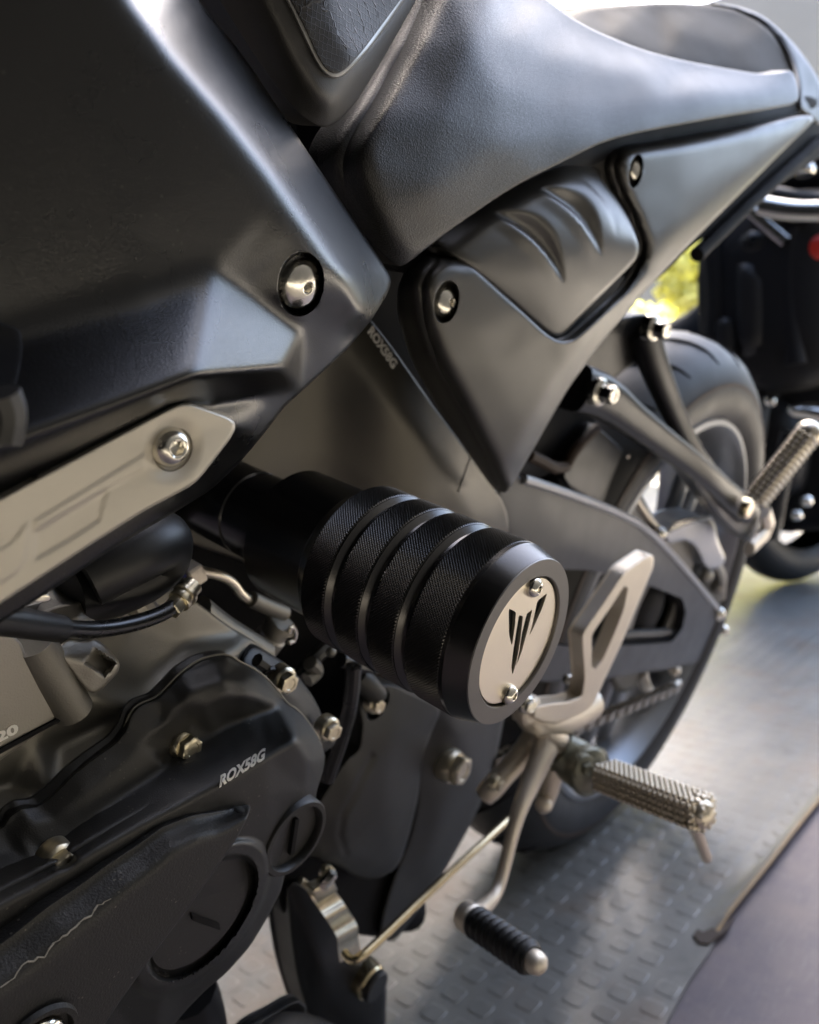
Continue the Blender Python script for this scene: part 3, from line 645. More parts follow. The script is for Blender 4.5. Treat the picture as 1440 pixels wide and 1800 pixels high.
plate = part('end_plate', relief(pc, .2213, 5, (1.5, .0003), .0012, holes=logo, smoothit=0), 'plate', slider, 40, 'polished steel end plate with a cut-out fang emblem')
part('plate_backing', lathe([(.0228, .2196), (.0228, .2199), (.0001, .2199)], S0, YA, 64, None, (False, False)), 'dark', slider)
for q in ((936, 1031), (893, 1219)):
    p = P(*q, .2213); part('screw', button(p + [0, .0004, 0], YA, .0036, .0013, .0026), 'chrome', plate)
# ---- engine: crankcase, covers
f_cc0 = pl([(-80, 1040, .105), (120, 1050, .105), (320, 1000, .10), (460, 1110, .095), (450, 1200, .095), (-80, 1500, .132), (30, 1430, .131), (90, 1400, .130), (200, 1310, .128), (240, 1250, .126), (330, 1180, .12), (400, 1155, .116),
           (-80, 1350, .123), (0, 1345, .122), (60, 1300, .121), (110, 1260, .122), (160, 1230, .124), (260, 1200, .118), (330, 1130, .105), (-80, 1390, .117), (10, 1380, .118), (100, 1310, .118), (180, 1270, .119)], 8)
f_cb = pl([(-80, 1130, .129), (60, 1100, .128), (110, 1265, .126), (-80, 1370, .127)], 4)
cyl = part('cylinder_block', relief([(-90, 1110), (30, 1110), (52, 1170), (104, 1262), (90, 1275), (30, 1315), (-10, 1345), (-90, 1395)], f_cb, 9, (5, .0018), .03), 'alu', angle=60, label='machined alloy cylinder block stamped with digits')
part('stamped_digits', text_geo('220', f_cb, (-24, 1316), (34, 1286), (-28, 1300), .0003), 'white', cyl)
part('seam', tube([P(-90, 1370, .1275), P(0, 1320, .1272), P(108, 1262, .1265)], .0009, 6, 0), 'dark', cyl)
part('stud_column', tube([P(58, 1128, .124), P(85, 1175, .124), P(128, 1248, .124)], .0064, 20, 1), 'case', angle=60)
f_lug = pl([(100, 1133, .124), (167, 1120, .121), (212, 1167, .128), (206, 1185, .129), (160, 1222, .13), (103, 1150, .128), (165, 1170, .132)], 4)
def f_lug2(q): d = np.maximum(abs((q[:, 0] - 176) * .75 + (q[:, 1] - 1165) * .6) / 21, abs((q[:, 1] - 1165) * .8 - (q[:, 0] - 176) * .55) / 15); return f_lug(q) - .006 * (1 - smooth(.75, 1.1, d))
part('cast_lug', relief([(100, 1135), (120, 1122), (150, 1128), (166, 1120), (190, 1138), (212, 1165), (208, 1184), (170, 1220), (152, 1216), (104, 1152)], f_lug2, 4, (5, .003), .02), 'alu', angle=60)
part('cast_rib', tube([P(228, 1040, .11), P(246, 1062, .112), P(262, 1085, .112)], .005, 10, 1), 'alu')
part('casting', relief([(60, 1080), (110, 1060), (180, 1050), (222, 1060), (205, 1100), (150, 1125), (90, 1140), (60, 1130)], pl([(60, 1080, .112), (130, 1060, .118), (222, 1060, .11), (150, 1125, .122), (90, 1140, .118), (140, 1090, .124)], 8), 6, (6, .004), .02), 'alu', angle=60)
part('crossover_pipe', tube([P(345, 1075, .085), P(390, 1110, .085), P(460, 1150, .085)], .0075, 14), 'case')

f_ec = pl([(323, 1309, .1375), (300, 1330, .1385), (103, 1505, .1425), (285, 1262, .1375), (430, 1262, .139), (400, 1270, .1392), (440, 1190, .138),
           (470, 1400, .160), (400, 1480, .160), (300, 1560, .160), (480, 1530, .156), (440, 1560, .1585), (390, 1660, .156), (290, 1740, .155), (150, 1700, .158), (-90, 1700, .160)], 4, lines=[
    [(-90, 1500, .137), (3, 1455, .136), (36, 1419, .136), (67, 1415, .136), (125, 1362, .136), (203, 1304, .136), (228, 1257, .135), (275, 1228, .135), (320, 1181, .133), (370, 1154, .131), (402, 1150, .129), (425, 1165, .128), (446, 1175, .127), (472, 1194, .128), (496, 1222, .129), (526, 1248, .129)],
    [(-90, 1545, .142), (20, 1490, .141), (55, 1448, .141), (95, 1440, .142), (150, 1390, .142), (225, 1335, .141), (262, 1290, .1395), (300, 1262, .1405), (338, 1216, .1425), (390, 1192, .1435), (430, 1200, .1425), (468, 1222, .1395), (490, 1236, .137)],
    [(330, 1268, .1400), (362, 1240, .1445), (400, 1222, .1465), (440, 1222, .1460), (470, 1234, .1425)],
    [(-90, 1580, .148), (20, 1530, .148), (90, 1500, .1475), (180, 1425, .1455), (270, 1362, .1430), (335, 1315, .1410), (375, 1290, .1400), (430, 1263, .1390), (490, 1238, .1375), (522, 1252, .137)],
    [(-90, 1640, .160), (60, 1560, .160), (160, 1500, .160), (250, 1450, .160), (345, 1400, .160), (440, 1348, .160), (522, 1301, .159)],
    [(522, 1301, .159), (545, 1340, .157), (542, 1385, .156), (530, 1430, .155)],
    [(526, 1248, .131), (552, 1281, .1365), (568, 1311, .140), (574, 1331, .1415), (570, 1358, .1440), (557, 1395, .148), (553, 1440, .150), (535, 1502, .150), (502, 1536, .150), (494, 1570, .150), (471, 1618, .148), (440, 1668, .146), (400, 1714, .144), (327, 1780, .142), (230, 1900, .142)]])
f_cc = lambda q: np.minimum(f_cc0(q), f_ec(q) - .0035)
part('crankcase', relief([(-90, 1090), (60, 1060), (180, 1030), (300, 1030), (350, 1060), (400, 1100), (470, 1140), (470, 1220), (300, 1330), (100, 1460), (-90, 1530)], f_cc, 9, (4, .002), .03), 'case', angle=60)
cap0 = P(362, 1612, .158)
def f_ec2(q):
    y = f_ec(q); w_ = P(q[:, 0], q[:, 1], .158); d = np.hypot(w_[:, 0] - cap0[0], w_[:, 2] - cap0[2])
    return y + .0035 * smooth(.0315, .028, d) * (1 - smooth(.0245, .0225, d)) - .0028 * (1 - smooth(.0225, .0245, d))
f_ec2.rings = [proj(np.stack([cap0[0] + r_ * np.cos(k), np.full(90, .158), cap0[2] + r_ * np.sin(k)], -1)) for r_ in (.0325, .0315, .0305, .0298, .029, .0282, .0275, .026, .0250, .0245, .0241, .0238, .0235, .0232, .0229, .0225, .0221, .0212)]
ec_out = [(-90, 1500), (3, 1455), (17, 1433), (36, 1420), (67, 1416), (92, 1397), (125, 1363), (156, 1338), (203, 1305), (221, 1281), (228, 1258), (243, 1240), (275, 1229), (294, 1210), (319, 1183), (347, 1164), (371, 1155), (402, 1151), (424, 1166), (446, 1176), (472, 1195), (494, 1222), (508, 1240), (526, 1249), (551, 1282), (567, 1312), (572, 1331), (568, 1356), (556, 1392), (553, 1440), (535, 1500), (502, 1532), (494, 1566), (471, 1612), (440, 1663), (400, 1709), (362, 1740), (327, 1776), (290, 1820), (240, 1890), (-90, 1890)]
gk = [(x_, y_) for x_, y_ in ec_out[1:26]]
part('gasket', tube([P(x_ - 1.5, y_ - 2.5, .133) for x_, y_ in gk], .0004, 6, 2), 'case')
eng = part('engine_cover', relief(ec_out, f_ec2, 5, (4, .0018), .005, rr=.15), 'engine', angle=60, label='black painted engine side cover with raised white lettering')
part('lettering', text_geo('ROX58G', f_ec2, (385, 1384), (466, 1333), (386, 1364), .0008, shear=.1), 'white', eng)
for q, r_ in (((323, 1309), .0046), ((103, 1513), .0048)):
    p, n = surf(f_ec, *q); n = YA + np.array([.0, 0, .15]); part('bolt', flange_bolt(p + n * .001, n, r_, 1.25), 'zinc', eng)
# timing plugs
p = P(516, 1470, .1565)
plug = part('timing_plug', lathe([(.0165, -.012), (.0165, .0012), (.0158, .0022), (.0140, .0022), (.0134, .0012), (.0132, -.0010), (.0001, -.0010)], p, YA, 64, None, (False, False)), 'engine', eng, 40)
part('slot', box(p + [0, -.0002, 0], (P(513, 1503, .1565) - P(522, 1441, .1565)) * .5, (0, .0012, 0), (.0011, 0, .0003), .1), 'dark', eng)
part('slot', box(P(359, 1617, .1556), (P(383, 1625, .1556) - P(334, 1607, .1556)) * .5, (0, .0015, 0), np.array((.0004, 0, .0019)), .1), 'dark', eng)
part('crank_plug', lathe([(.0222, -.012), (.0222, -.0012), (.0212, -.0002), (.0001, -.0002)], cap0 - [0, .0028, 0] + [0, .001, 0], YA, 72, None, (False, False)), 'engine', eng, 40)
# textured guard over the cover
gd_top = np.array([(-90, 1722), (0, 1659), (23, 1642), (78, 1597), (136, 1558), (194, 1515), (233, 1490), (284, 1453), (334, 1433), (389, 1424), (441, 1412)], float)
def f_gd(q):
    d = segdist(q, gd_top, False); wd = np.interp(q[:, 0], (-90, 100, 250, 380, 430), (92, 86, 70, 52, 30))
    return .1735 - .00001 * np.clip(q[:, 0], 0, 450) - .0085 * (1 - smooth(0, 1, d / wd)) ** 1.3
gd_out = [(-90, 1722), (0, 1659), (23, 1642), (78, 1597), (136, 1558), (194, 1515), (233, 1490), (284, 1453), (334, 1433), (389, 1424), (436, 1414), (441, 1418), (436, 1436), (420, 1468), (389, 1515), (331, 1597), (272, 1675), (194, 1785), (130, 1890), (-90, 1890)]
gd = part('cover_guard', relief(gd_out, f_gd, 6, (3, .001), .012, rr=.1), 'guard', angle=60, label='dusty black textured guard with a pale scratch')
sx = [(2, 1738), (25, 1720), (42, 1697), (60, 1688), (78, 1680), (92, 1660), (112, 1648), (125, 1636), (140, 1624), (160, 1610), (172, 1592), (185, 1585), (206, 1570)]
sx2 = [(a + random.uniform(-3, 3) + t * (c - a), b + random.uniform(-3, 3) + t * (d - b)) for (a, b), (c, d) in zip(sx[:-1], sx[1:]) for t in (0, .5)]
scr = [tube([P(a, b, f_gd(np.array([[a, b]]))[0] + .0001), P(c, d, f_gd(np.array([[c, d]]))[0] + .0001)], random.choice((.00012, .0002, .0003)), 5, 0) for (a, b), (c, d) in zip(sx2[:-1], sx2[1:]) if random.random() < .85]
part('scratch', scr, mat('scraped_plastic', (.32, .30, .26), .8), gd)
p = P(45, 1812, .168); part('bolt', button(p + [0, .006, 0], YA, .0085, .003, .004), 'chrome', gd)
part('bolt_recess', lathe([(.0125, .002), (.0120, .0035), (.0105, .0035), (.0100, .002), (.0100, .001), (.0001, .001)], p + [0, .004, 0], YA, 40, None, (False, False)), 'guard', gd)
# rear lobe of the cover with two bolts
f_lb = pl([(424, 1166, .112), (440, 1136, .106), (500, 1162, .106), (545, 1212, .108), (566, 1258, .110), (560, 1300, .115), (500, 1240, .120), (470, 1190, .118), (515, 1215, .119), (540, 1260, .119)], 6)
lobe = part('cover_lobe', relief([(420, 1165), (436, 1138), (451, 1135), (496, 1161), (513, 1176), (541, 1209), (560, 1241), (572, 1275), (592, 1285), (590, 1310), (560, 1330), (520, 1260), (490, 1230), (450, 1190)], f_lb, 6, (6, .003), .03), 'engine', angle=60)
part('cover_rib', tube([P(452, 1160, .118), P(470, 1172, .119), P(474, 1182, .121)], .003, 8), 'engine', lobe)
for q in ((500, 1196), (579, 1282)): part('bolt', flange_bolt(P(*q, .124), (.1, 1, .05), .0046, 1.3), 'zinc', lobe)
# ---- sprocket cover plate
f_sp = pl([(600, 1180, .074), (700, 1190, .078), (780, 1240, .078), (742, 1331, .080), (737, 1398, .080), (702, 1526, .078), (640, 1560, .074), (500, 1540, .074), (540, 1430, .080), (576, 1383, .082), (605, 1337, .084), (632, 1290, .084), (690, 1300, .088), (680, 1420, .090), (600, 1450, .089), (620, 1380, .089), (600, 1500, .088)], 8)
def f_sp2(q): d = segdist(q, np.array([(655, 1330), (625, 1390), (603, 1430), (597, 1470), (608, 1500)], float), False); return f_sp(q) - .0012 * (1 - smooth(2, 7, d))
f_sp3 = dimple(f_sp2, 664, 1238, .0105, .012, .002)
spk = part('sprocket_cover', relief([(636, 1268), (628, 1240), (640, 1205), (690, 1200), (740, 1225), (778, 1245), (760, 1285), (742, 1331), (737, 1398), (722, 1460), (702, 1526), (660, 1548), (620, 1540), (597, 1522), (560, 1512), (530, 1500), (545, 1432), (576, 1383), (604, 1337), (630, 1318), (634, 1295)], f_sp3, 6, (5, .0025), .012), 'plategrey', angle=60, label='dark grey sprocket cover')
part('bolt', flange_bolt(P(661, 1239, .087), (.15, 1, .1), .0044, 1.3), 'zinc', spk)
part('spacer', tube([P(630, 1190, .08), P(648, 1205, .084), P(662, 1222, .084)], .0065, 12, 1), 'plategrey', spk)
part('bolt', flange_bolt(P(577, 1533, .092), (.1, 1, .5), .0034, 1.2), 'zinc', spk)
part('breather_hose', tube([P(622, 1170, .098), P(618, 1230, .098), P(600, 1300, .094), P(575, 1370, .09)], .0042, 10), 'hose')
part('chain_case', relief([(520, 1490), (600, 1520), (700, 1540), (720, 1600), (690, 1650), (600, 1640), (520, 1640), (480, 1580)], .066, 14, (5, .003), .03), 'dark', angle=60)
# ---- pivot plate of the frame, with the big bolt
f_pv = pl([(770, 1240, .074), (880, 1240, .072), (742, 1340, .076), (737, 1400, .076), (700, 1530, .074), (690, 1640, .072), (760, 1570, .074), (860, 1400, .074), (830, 1340, .081), (780, 1420, .081), (760, 1500, .079), (800, 1290, .081)], 8)
pv = part('pivot_plate', relief([(770, 1200), (900, 1210), (885, 1270), (876, 1320), (862, 1370), (838, 1430), (800, 1500), (756, 1572), (722, 1620), (690, 1660), (660, 1640), (690, 1540), (716, 1480), (730, 1420), (734, 1370), (735, 1330), (752, 1280)], f_pv, 8, (8, .004), .02), 'plategrey', angle=60, label='dark grey swingarm pivot plate of the frame')
part('bolt', flange_bolt(P(795, 1347, .084), (-.05, 1, .05), .0110, 1.12, .0105, .6), 'zinc', pv)
part('frame_tube', tube([P(560, 1560, .04), P(620, 1600, .045), P(720, 1600, .05)], .016, 14), 'dark')
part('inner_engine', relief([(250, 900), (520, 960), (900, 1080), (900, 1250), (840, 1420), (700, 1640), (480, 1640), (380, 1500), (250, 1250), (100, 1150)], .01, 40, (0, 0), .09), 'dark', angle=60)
# ---- shift linkage
br = [(545, 1548, .088), (562, 1565, .090), (572, 1590, .094), (592, 1612, .094), (606, 1634, .098), (602, 1655, .099), (622, 1668, .1)]
def ribbon(mid, wpx, t):
    m = chaikin(np.array(mid, float), 3, .25, False); T = np.gradient(m[:, :2], axis=0); T /= np.linalg.norm(T, axis=1)[:, None]
    wv = np.array([.86, -.50]); V, F = [], []
    for q, tt in zip(m, T):
        for s, dy in ((-1, 0), (1, 0), (1, -t), (-1, -t)): V.append(P(q[0] + s * wv[0] * wpx, q[1] + s * wv[1] * wpx, q[2] + dy))
    for i in range(len(m) - 1):
        for j in range(4): F.append((i * 4 + j, i * 4 + (j + 1) % 4, i * 4 + 4 + (j + 1) % 4, i * 4 + 4 + j))
    F += [(0, 3, 2, 1), tuple(range(len(m) * 4 - 4, len(m) * 4))]; return np.array(V), F
ribgeo = ribbon([(556, 1552, .086), (568, 1572, .092), (580, 1588, .090), (592, 1606, .0985), (604, 1624, .0925), (612, 1640, .100), (612, 1660, .096), (616, 1682, .098)], 21, .0022)
arm = part('shift_arm', ribgeo, 'zinc', angle=40, label='corrugated zinc plated shift arm')
part('clamp', [box(P(566, 1560, .093), P(583, 1550, .093) - P(566, 1560, .093), (0, .004, 0), (P(572, 1572, .093) - P(566, 1560, .093)) * .8, .2), tube([P(528, 1548, .085), P(545, 1560, .088), P(560, 1580, .09)], .0024, 8)], 'zinc', arm)
part('clamp_bolt', lathe([(.0032, -.006), (.0032, .004), (.0026, .005), (.0005, .005)], P(578, 1545, .098), (P(590, 1530, .1) - P(578, 1545, .098)), 18, [6, 6, 6, 6]), 'chrome', arm)
part('shift_rod', tube([P(606, 1675, .104), P(618, 1690, .112), P(632, 1684, .116), P(660, 1660, .1165), P(760, 1563, .117), P(900, 1435, .113)], .0028, 12, 2), 'gold', angle=60, label='thin gold shift rod')
# ---- side stand bracket and stand
sb = part('stand_bracket', relief([(500, 1540), (560, 1560), (590, 1620), (620, 1690), (660, 1690), (680, 1720), (678, 1800), (680, 1890), (560, 1890), (545, 1800), (520, 1720), (508, 1640)], pl([(500, 1540, .07), (560, 1700, .085), (650, 1720, .088), (680, 1890, .085), (560, 1890, .08)], 8), 9, (8, .004), .02), 'plastic', angle=60)
p = P(653, 1728, .094); part('stand_bolt', [lathe([(.0128, -.012), (.0128, .0), (.0118, .0015), (.0105, .0015)], p, YA, 40), ], 'gold', sb, 30)
part('stand_bolt_cap', lathe([(.0112, 0), (.0112, .0045), (.0100, .006), (.0001, .006)], p, YA, 40, None, (False, False)), 'rubber', sb, 30)
part('side_stand', [tube([P(700, 1890, .11), P(520, 1790, .13), P(440, 1850, .15)], .008, 12), tube([P(330, 1740, .10), P(352, 1800, .10), P(362, 1890, .10)], .014, 12)], 'plastic', angle=60)
st_plate = relief([(440, 1800), (470, 1786), (520, 1756), (536, 1764), (541, 1776), (505, 1830), (440, 1860), (410, 1830)], .115, 8, (4, .002), .006); part('stand_foot', st_plate, 'rubber', angle=60)

# ---- banjo hose
hose = part('clutch_cable', tube([P(-90, 1085, .150), P(0, 1095, .147), P(60, 1101, .142), P(110, 1105, .137), P(170, 1108, .133), P(230, 1098, .130), P(280, 1082, .128), P(312, 1062, .126)], .0027, 18, 3), 'hose', angle=80, label='glossy black cable housing')
part('sleeve', tube([P(-90, 1078, .150), P(0, 1089, .147), P(60, 1098, .1425), P(106, 1105, .138)], [.0044, .0043, .0041, .0040], 20, 2), 'rubber', hose, 50)
a, b = P(300, 1074, .127), P(325, 1046, .124); d = (b - a) / np.linalg.norm(b - a)
def sc_(pr, k_=.64): return [(r_ * k_, h_ * .8) for r_, h_ in pr]
part('ferrule', [lathe(sc_([(.0050, 0), (.0056, .0006), (.0056, .0052), (.0050, .006)]), a, d, 36, [6, 6, 6, 0]), lathe(sc_([(.0062, .006), (.0066, .0066), (.0066, .0082), (.0058, .0086), (.0058, .0100), (.0070, .0104), (.0070, .0122), (.0054, .0128), (.0054, .0175)]), a, d, 36)], 'zinc', hose, 30)
part('intake_hose', tube([P(150, 1010, .118), P(200, 985, .120), P(250, 962, .120), P(285, 945, .115), P(280, 985, .11), P(230, 1020, .11), P(120, 1050, .11)], .011, 18), 'rubber', angle=80)
part('cable_bracket', relief([(50, 1052), (84, 1042), (93, 1056), (62, 1060)], .150, 6, (1, .0005), .003), 'chrome')
# ---- fuel pipe and injector behind the slider
fp = part('fuel_pipe', tube([P(352, 1004, .085), P(390, 1012, .085), P(410, 1024, .085), P(424, 1046, .085), P(442, 1056, .085), P(500, 1078, .085)], .0022, 12, 2), 'peg')
part('collar', tube([P(442, 1053, .0855), P(470, 1066, .0855), P(500, 1078, .0855)], .0038, 12, 0), 'case', fp)
part('connector', box(P(340, 1008, .088), P(352, 1000, .088) - P(340, 1008, .088), (0, .004, 0), (P(346, 1022, .088) - P(340, 1008, .088)), .2), 'cast', fp)
part('blue_tag', box(P(318, 1000, .086), (P(324, 1000, .086) - P(318, 1000, .086)), (0, .003, 0), (P(320, 1012, .086) - P(318, 1000, .086)), .2), mat('blue_plastic', (.01, .015, .18), .3), fp)
inj = part('injector', [lathe([(.0075, -.012), (.0075, .0), (.0065, .001), (.0065, .006), (.0080, .0065), (.0080, .0090), (.006, .0095)], P(478, 1118, .08), P(508, 1080, .085) - P(478, 1118, .08), 28)], 'alu', None, 30)
part('clip', tube([P(508, 1112, .09), P(512, 1100, .09), P(520, 1108, .09), P(518, 1126, .09), P(508, 1130, .09)], .0012, 8, 1), 'chrome', inj)
part('hose_clip', [ball(P(582, 1146, .085), .0028), tube([P(545, 1165, .08), P(560, 1180, .08), P(540, 1195, .08)], .004, 10)], 'case')
part('wiring', [tube([P(520, 1190, .07), P(560, 1150, .075), P(600, 1120, .07)], .004, 10), tube([P(600, 1160, .08), P(640, 1175, .082), P(680, 1170, .08)], .004, 10)], 'hose')

# ---- rear-set: heel guard, peg, shift lever
f_hg = lambda q: np.full(len(q), .146)
def z7(*q): return [(x / 3.273 + 860, y / 3.273 + 900) for x, y in q]
out_h = z7((915, 245), (938, 245), (948, 268), (942, 325), (900, 425), (830, 592), (760, 762), (680, 932), (610, 1087), (560, 1165), (470, 1200), (380, 1220), (300, 1210), (250, 1180), (260, 1120), (350, 1100), (450, 1090), (530, 1060), (545, 960), (534, 800), (530, 715), (548, 680), (662, 515), (778, 340))
hol_h = z7((800, 440), (778, 425), (690, 560), (600, 690), (590, 720), (590, 800), (588, 890), (605, 915), (655, 850), (725, 690), (775, 560))
hg = part('rear_set', [relief(out_h, .142, 6, (4, .0015), .010, holes=[hol_h], rr=.1)], 'cast', angle=40, label='sand coloured cast rear-set with heel guard')
part('carrier', [tube([P(1035, 1235, .132), P(985, 1262, .130), P(945, 1262, .128), P(925, 1250, .126)], [.013, .014, .014, .009], 14, 2),
                 tube([P(960, 1262, .130), P(940, 1300, .128), P(895, 1352, .125), P(862, 1388, .122), P(852, 1400, .12)], [.012, .0085, .0075, .008, .007], 14, 2),
                 tube([P(948, 1280, .130), P(975, 1305, .135), P(1000, 1325, .140)], [.010, .011, .011], 14, 1)], 'cast', hg, 60)
part('boss', lathe([(.010, -.004), (.010, .004), (.008, .006), (.001, .006)], P(925, 1245, .132), YA, 24), 'cast', hg)
part('bolt', flange_bolt(P(874, 1378, .132), YA, .0040, 1.3), 'zinc', hg); part('bolt', flange_bolt(P(928, 1240, .140), (.3, 1, .2), .0045, 1.3), 'chrome', hg); part('bolt', ball(P(998, 1194, .12), .004), 'chrome', hg)
# shift lever
A0 = P(955, 1335, .150)
lev = part('shift_lever', [tube([P(960, 1310, .142), P(936, 1368, .146), P(913, 1422, .150), P(899, 1472, .153), P(886, 1530, .157), P(872, 1575, .161), P(850, 1596, .165), P(832, 1612, .168)], [.0098, .0078, .0058, .0048, .0045, .0046, .0053, .0064], 14, 2, .8, (0, 1, 0), True, .7)], 'cast', angle=50, label='cast alloy shift lever with ribbed rubber')
part('lever_eye', [tube([P(975, 1345, .14), P(965, 1385, .14), P(958, 1412, .14)], [.008, .0075, .006], 12, 1), ball(P(956, 1415, .143), .006)], 'cast', lev)
la, lb = P(826, 1614, .172), P(944, 1693, .2215); ld_ = (lb - la) / np.linalg.norm(lb - la); LL = np.linalg.norm(lb - la)
pr = [(.0065, .000), (.0092, .001), (.0092, .004)]; L0 = .005
part('lever_boss', lathe([(.006, -.006), (.0084, -.004), (.0086, .003), (.007, .005)], la, ld_, 32), 'cast', lev)
NR = 9; seg_l = (LL - .004 - L0) / NR; pr = [(.006, L0)]
for i in range(NR):
    x0 = L0 + i * seg_l
    pr += [(.0074, x0 + .02 * seg_l), (.0086, x0 + .14 * seg_l), (.0090, x0 + .38 * seg_l), (.0086, x0 + .62 * seg_l), (.0074, x0 + .74 * seg_l), (.0072, x0 + .9 * seg_l)]
pr += [(.0075, LL - .004), (.0070, LL - .0032), (.003, LL - .003)]
part('lever_rubber', lathe(pr, la, ld_, 40), 'rubber', lev, 50)
part('lever_tip', lathe([(.0058, LL - .0035), (.0060, LL - .001), (.0052, LL + .0022), (.0036, LL + .004), (.0014, LL + .0048), (.0001, LL + .005)], la, ld_, 32, None, (True, False)), 'cast', lev, 60)
# foot peg
pg = empty('foot_peg'); pg.parent = bike; pg['label'] = 'folding rider foot peg of warm steel with rows of small knobs'
part('clevis', [tube([P(985, 1318, .140), P(1010, 1338, .150), P(1030, 1352, .158)], [.014, .0165, .0165], 24, 1, .75), lathe([(.0165, -.004), (.0165, .004), (.015, .0055), (.001, .0055)], P(1030, 1352, .160), (.35, 1, .25), 40)], 'olive', pg, 50)
part('pivot_bolt', flange_bolt(P(1028, 1350, .168), (.35, 1, .25), .0046, 1.9), 'olive', pg)
part('pivot_ring', lathe([(.0170, .000), (.0182, .001), (.0182, .003), (.0168, .004)], P(1034, 1354, .158), (.35, 1, .25), 40, None, (False, False)), 'olive', pg)
pa, pb = P(1062, 1364, .172), P(1238, 1432, .2465); pd = (pb - pa) / np.linalg.norm(pb - pa); PLn = np.linalg.norm(pb - pa)
up_ = np.array([0, 0, 1.0]) - pd * pd[2]; up_ /= np.linalg.norm(up_); sd = np.cross(pd, up_)
part('peg_body', [box(pa + pd * PLn / 2, pd * PLn / 2, sd * .0105, up_ * .0085, .12), lathe([(.0085, -.004), (.0098, -.001), (.0098, .005), (.0080, .009), (.004, .0112), (.0001, .0116)], pb - pd * .007, pd, 28)], 'peg', pg, 40)
kn = ball((0, 0, 0), .0019, 8); NK = 19
def knobs(base, rowdir, nd, offs):
    out = []
    for o_ in offs:
        for i in range(NK):
            c = base + rowdir * o_ + pd * (PLn * (i + .5) / NK); out.append((kn[0] + c, kn[1]))
    return out
kb = knobs(pa + up_ * .0088, sd, up_, (-.0085, -.0043, 0, .0043, .0085)) + knobs(pa + sd * .0108, up_, sd, (-.006, -.002, .002, .006)) + knobs(pa - sd * .0108, up_, sd, (-.006, -.002, .002, .006))
ko = part('knob', kb, 'peg', pg, 80); ko['kind'] = 'stuff'
part('end_knob', [(kn[0] * 1.0 + pb + (math.cos(a) * up_ + math.sin(a) * sd) * .0096 + pd * h_, kn[1]) for a in np.arange(0, 6.28, .52) for h_ in (-.005, -.001)] + [(kn[0] + pb + (math.cos(a) * up_ + math.sin(a) * sd) * .0055 + pd * .0022, kn[1]) for a in np.arange(0, 6.28, .8)], 'peg', pg, 80)['kind'] = 'stuff'
part('feeler', tube([P(1216, 1440, .242), P(1226, 1466, .243), P(1242, 1508, .245)], [.0052, .0040, .0038], 16, 1), 'gold', pg, 60)
# ---- swingarm, chain guard, splash panel
f_sw = pl([(870, 840, .075), (940, 860, .073), (1120, 920, .066), (1200, 1000, .062), (1275, 1088, .058), (1245, 1150, .058), (1100, 1180, .064), (900, 1000, .078), (1000, 960, .074), (1100, 1000, .07), (1230, 1100, .06), (900, 1180, .075)], 8)
sw_out = [(880, 830), (915, 838), (960, 850), (1040, 880), (1110, 910), (1150, 938), (1210, 1003), (1262, 1066), (1278, 1088), (1262, 1125), (1244, 1150), (1225, 1166), (1180, 1175), (1060, 1195), (950, 1200), (880, 1190), (860, 1000)]
sw_hole = [(900, 992), (960, 1000), (1040, 1002), (1110, 1018), (1160, 1036), (1200, 1052), (1206, 1075), (1200, 1105), (1180, 1130), (1100, 1136), (1000, 1138), (910, 1120)]
swa = part('swingarm', relief(sw_out, f_sw, 8, (5, .0018), .022, holes=[sw_hole], rr=.15), 'mud', angle=50, label='dark grey swingarm cover with a bright top edge')
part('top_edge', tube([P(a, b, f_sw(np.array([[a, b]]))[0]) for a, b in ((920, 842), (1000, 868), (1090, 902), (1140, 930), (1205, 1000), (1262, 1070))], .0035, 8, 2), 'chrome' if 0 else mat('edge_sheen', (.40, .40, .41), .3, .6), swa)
part('inner_arm', relief([(880, 980), (1220, 1040), (1215, 1140), (900, 1190)], .035, 20, (0, 0), .05), 'dark', swa)
part('brace', tube([P(1090, 1116, .05), P(1150, 1113, .05), P(1200, 1108, .05)], .006, 10, 0), 'mud', swa)
part('axle_adjuster', ball(P(1262, 1078, .058), .010, 16), 'chrome', swa); part('axle_adjuster', ball(P(1272, 1108, .058), .008, 14), 'chrome', swa)
part('axle_block', [tube([P(1128, 1180, .05), P(1136, 1215, .05), P(1160, 1224, .05), P(1190, 1200, .05)], .007, 10), ball(P(1186, 1178, .055), .008)], 'cast', swa)
# splash guard between frame and wheel
part('splash_guard', relief([(1000, 790), (1040, 740), (1062, 760), (1105, 800), (1118, 850), (1160, 930), (1130, 935), (1060, 890), (985, 850)], pl([(1000, 790, .055), (1040, 740, .055), (1105, 800, .05), (1160, 930, .05), (985, 850, .06)], 4), 9, (4, .002), .01), 'mud', angle=50)
part('guard_edge', tube([P(1100, 800, .052), P(1102, 850, .052), P(1130, 900, .052), P(1158, 930, .052)], .0035, 8, 2), 'cast')
part('rubber_seal', tube([P(930, 800, .06), P(990, 830, .06), P(1010, 790, .058), P(1048, 752, .056)], .0045, 8, 1), 'brown')
part('shock_cover', relief([(945, 690), (1010, 690), (1060, 740), (1000, 820), (930, 800), (920, 760)], .045, 14, (4, .003), .03), 'dark', angle=50)
